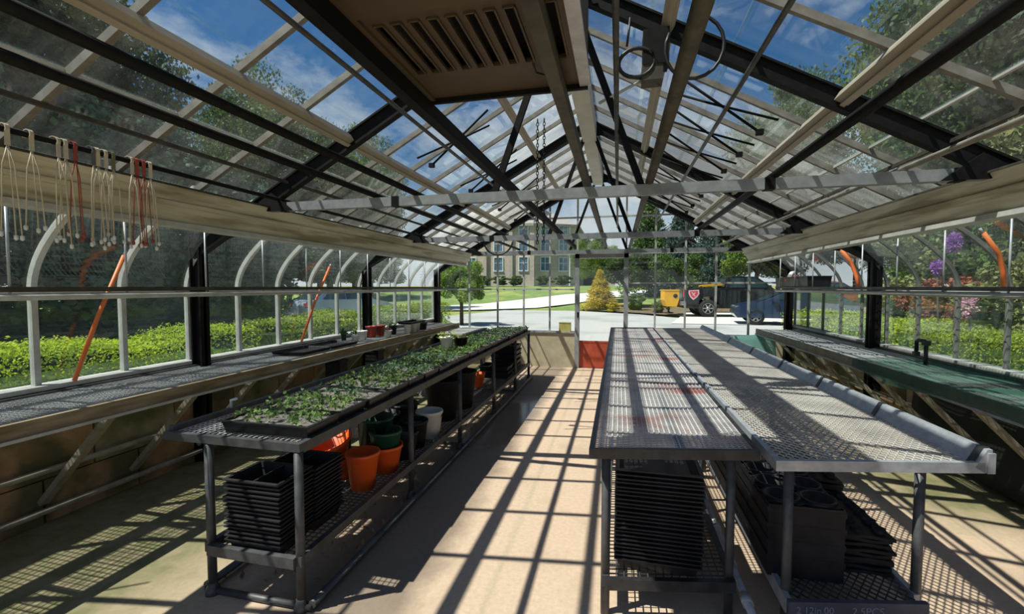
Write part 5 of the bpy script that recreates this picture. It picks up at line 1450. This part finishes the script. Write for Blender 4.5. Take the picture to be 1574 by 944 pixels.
car('dark blue car nosing out behind the wall column beside the black pickup', M['car_blue'], (6.95, 20.8, .0), PI - .12, 'parked cars')
car('pale silver blue car parked beyond the hedge behind the row of pots', M['car_silver'], (-12.2, 18.2, .0), 1.2, 'parked cars')
car('red car parked in shade past the cab of the black pickup', M['car_red'], (12.2, 32.0, .45), PI / 2 + .3, 'parked cars')

TR = thing('pickup_truck', 'black pickup truck with a red shield decal on its bed side', 'truck', (6.25, 25.9, 0), .10)
TR.scale = (1.06, 1.06, 1.06)
W = .98
b = MB(); b.prism([(-2.85, .62), (-2.85, 1.36), (-2.8, 1.40), (-.95, 1.40), (-.95, .55), (-1.22, .55), (-1.32, .80), (-1.50, .96), (-1.75, 1.0), (-2.0, .96), (-2.18, .80), (-2.28, .58)], -W, W); b.build('cargo_bed', M['truck'], TR)
b = MB(); b.prism([(-.93, .52), (-.93, 1.36), (1.15, 1.36), (2.75, 1.22), (2.85, 1.0), (2.85, .62), (2.42, .55), (2.32, .80), (2.14, .96), (1.90, 1.0), (1.66, .96), (1.48, .80), (1.38, .52)], -W, W); b.build('cab_body', M['truck'], TR)
b = MB(); prof = [(-.93, 1.34), (-.80, 1.92), (-.5, 1.98), (.5, 1.95), (1.25, 1.36)]; i_ = .17
vs = [(x, -W + .02 + (i_ if z > 1.5 else 0), z) for x, z in prof] + [(x, W - .02 - (i_ if z > 1.5 else 0), z) for x, z in prof]
b.add(vs, [(0, 1, 2, 3, 4), (9, 8, 7, 6, 5)] + [(i, i + 5, i + 6, i + 1) for i in range(4)] + [(4, 9, 5, 0)]); b.build('cab_roof', M['truck'], TR)
for s in (-1, 1):
    def at(x, z): return (x, s * (W - .015 - i_ * min(1, max(0, (z - 1.36) / .58))), z)
    for pts in (((-.76, 1.42), (-.66, 1.86), (-.08, 1.89), (-.08, 1.42)), ((0, 1.42), (0, 1.89), (.45, 1.87), (1.05, 1.42))):
        g = MB(); q = [at(x, z) for x, z in pts]; q2 = [(x, y + s * .015, z) for x, y, z in q]; g.add(q + q2, [(0, 1, 2, 3), (7, 6, 5, 4), (0, 4, 5, 1), (1, 5, 6, 2), (2, 6, 7, 3), (3, 7, 4, 0)]); g.build('side_window', M['car_glass'], TR)
    for x in (-1.75, 1.90): wheel_parts(TR, x, s * (W - .13), .42, .26, s)
    h = MB(); h.box((.95, s * (W + .10), 1.42), (.14, .20, .24)); h.build('mirror', M['truck'], TR)
    t = MB(); t.box((-2.84, s * .88, 1.14), (.08, .16, .36)); t.build('tail_light', M['decal_red'], TR)
g = MB(); g.add([(-.945, -.7, 1.45), (-.945, .7, 1.45), (-.83, .62, 1.86), (-.83, -.62, 1.86), (-.96, -.7, 1.45), (-.96, .7, 1.45), (-.845, .62, 1.86), (-.845, -.62, 1.86)], [(0, 1, 2, 3), (7, 6, 5, 4), (0, 4, 5, 1), (1, 5, 6, 2), (2, 6, 7, 3), (3, 7, 4, 0)]); g.build('rear_window', M['car_glass'], TR)
b = MB(); b.box((-2.93, 0, .66), (.16, 1.9, .2)); b.build('rear_bumper', M['chrome'], TR)
b = MB(); b.ext(-2.82, 2.8, -W + .03, W - .03, .42, .62); b.build('chassis', M['slot'], TR)
shp = [(-.24, .19), (.24, .22), (.26, .02), (.14, -.16), (-.02, -.28), (-.16, -.14), (-.24, .02)]
b = MB(); b.prism([(-2.43 + .0 + x, 1.10 + z) for x, z in shp], -W - .012, -W - .001); dk = b.build('shield_decal', M['decal_pink'], TR)
b = MB(); b.prism([(-2.43 + x * .74, 1.11 + z * .72) for x, z in shp], -W - .017, -W - .012); b.build('shield_field', M['decal_red'], dk)
b = MB(); b.beam((-2.53, -W - .02, 1.20), (-2.36, -W - .02, 1.0), .05, .008, up=(0, 1, 0)); b.beam((-2.36, -W - .02, 1.19), (-2.47, -W - .02, 1.05), .05, .008, up=(0, 1, 0)); b.build('shield_emblem', M['decal_pink'], dk)
SP = thing('salt_spreader', 'yellow spreader box mounted behind the tailgate of the black pickup', 'spreader', (2.75, 25.35, .30), .10)
b = MB(); b.prism([(-.42, .55), (-.30, .22), (.20, .22), (.30, .55), (.30, 1.05), (-.42, 1.05)], -.55, .55); b.build('hopper', M['yellow'], SP)
b = MB(); b.lathe([(0, -.565), (.11, -.565), (.11, -.54), (0, -.54)], 14, (.12, 0, .78), 'Y'); b.build('motor_hole', M['slot'], SP)
b = MB(); b.ext(-.44, .32, -.57, .57, 1.05, 1.10); b.build('hopper_lid', M['yellow'], SP)
b = MB(); b.lathe([(0, -.16), (.24, -.16), (.26, -.12), (.05, -.08), (.05, .24), (0, .24)], 16, (-.1, 0, .0)); b.build('spinner', M['slot'], SP)
b = MB(); b.beam((.28, -.3, .5), (.42, -.3, .42), .06, .08); b.beam((.28, .3, .5), (.42, .3, .42), .06, .08); b.build('mount_bracket', M['slot'], SP)
LD = thing('yellow_rack', 'yellow machine frame lying in the pickup bed behind the cab', 'rack', (4.85, 25.75, 1.49), .10)
for y in (-.35, .35):
    b = MB(); b.beam((-.55, y, .10), (.55, y, .20), .08, .10); b.build('frame_bar', M['yellow'], LD)
b = MB(); b.ext(-.5, .5, -.35, .35, .10, .16); b.build('frame_plate', M['yellow'], LD)
for x in (-.45, .4):
    b = MB(); b.ext(x - .04, x + .04, -.3, .3, 0, .1); b.build('foot', M['slot'], LD)
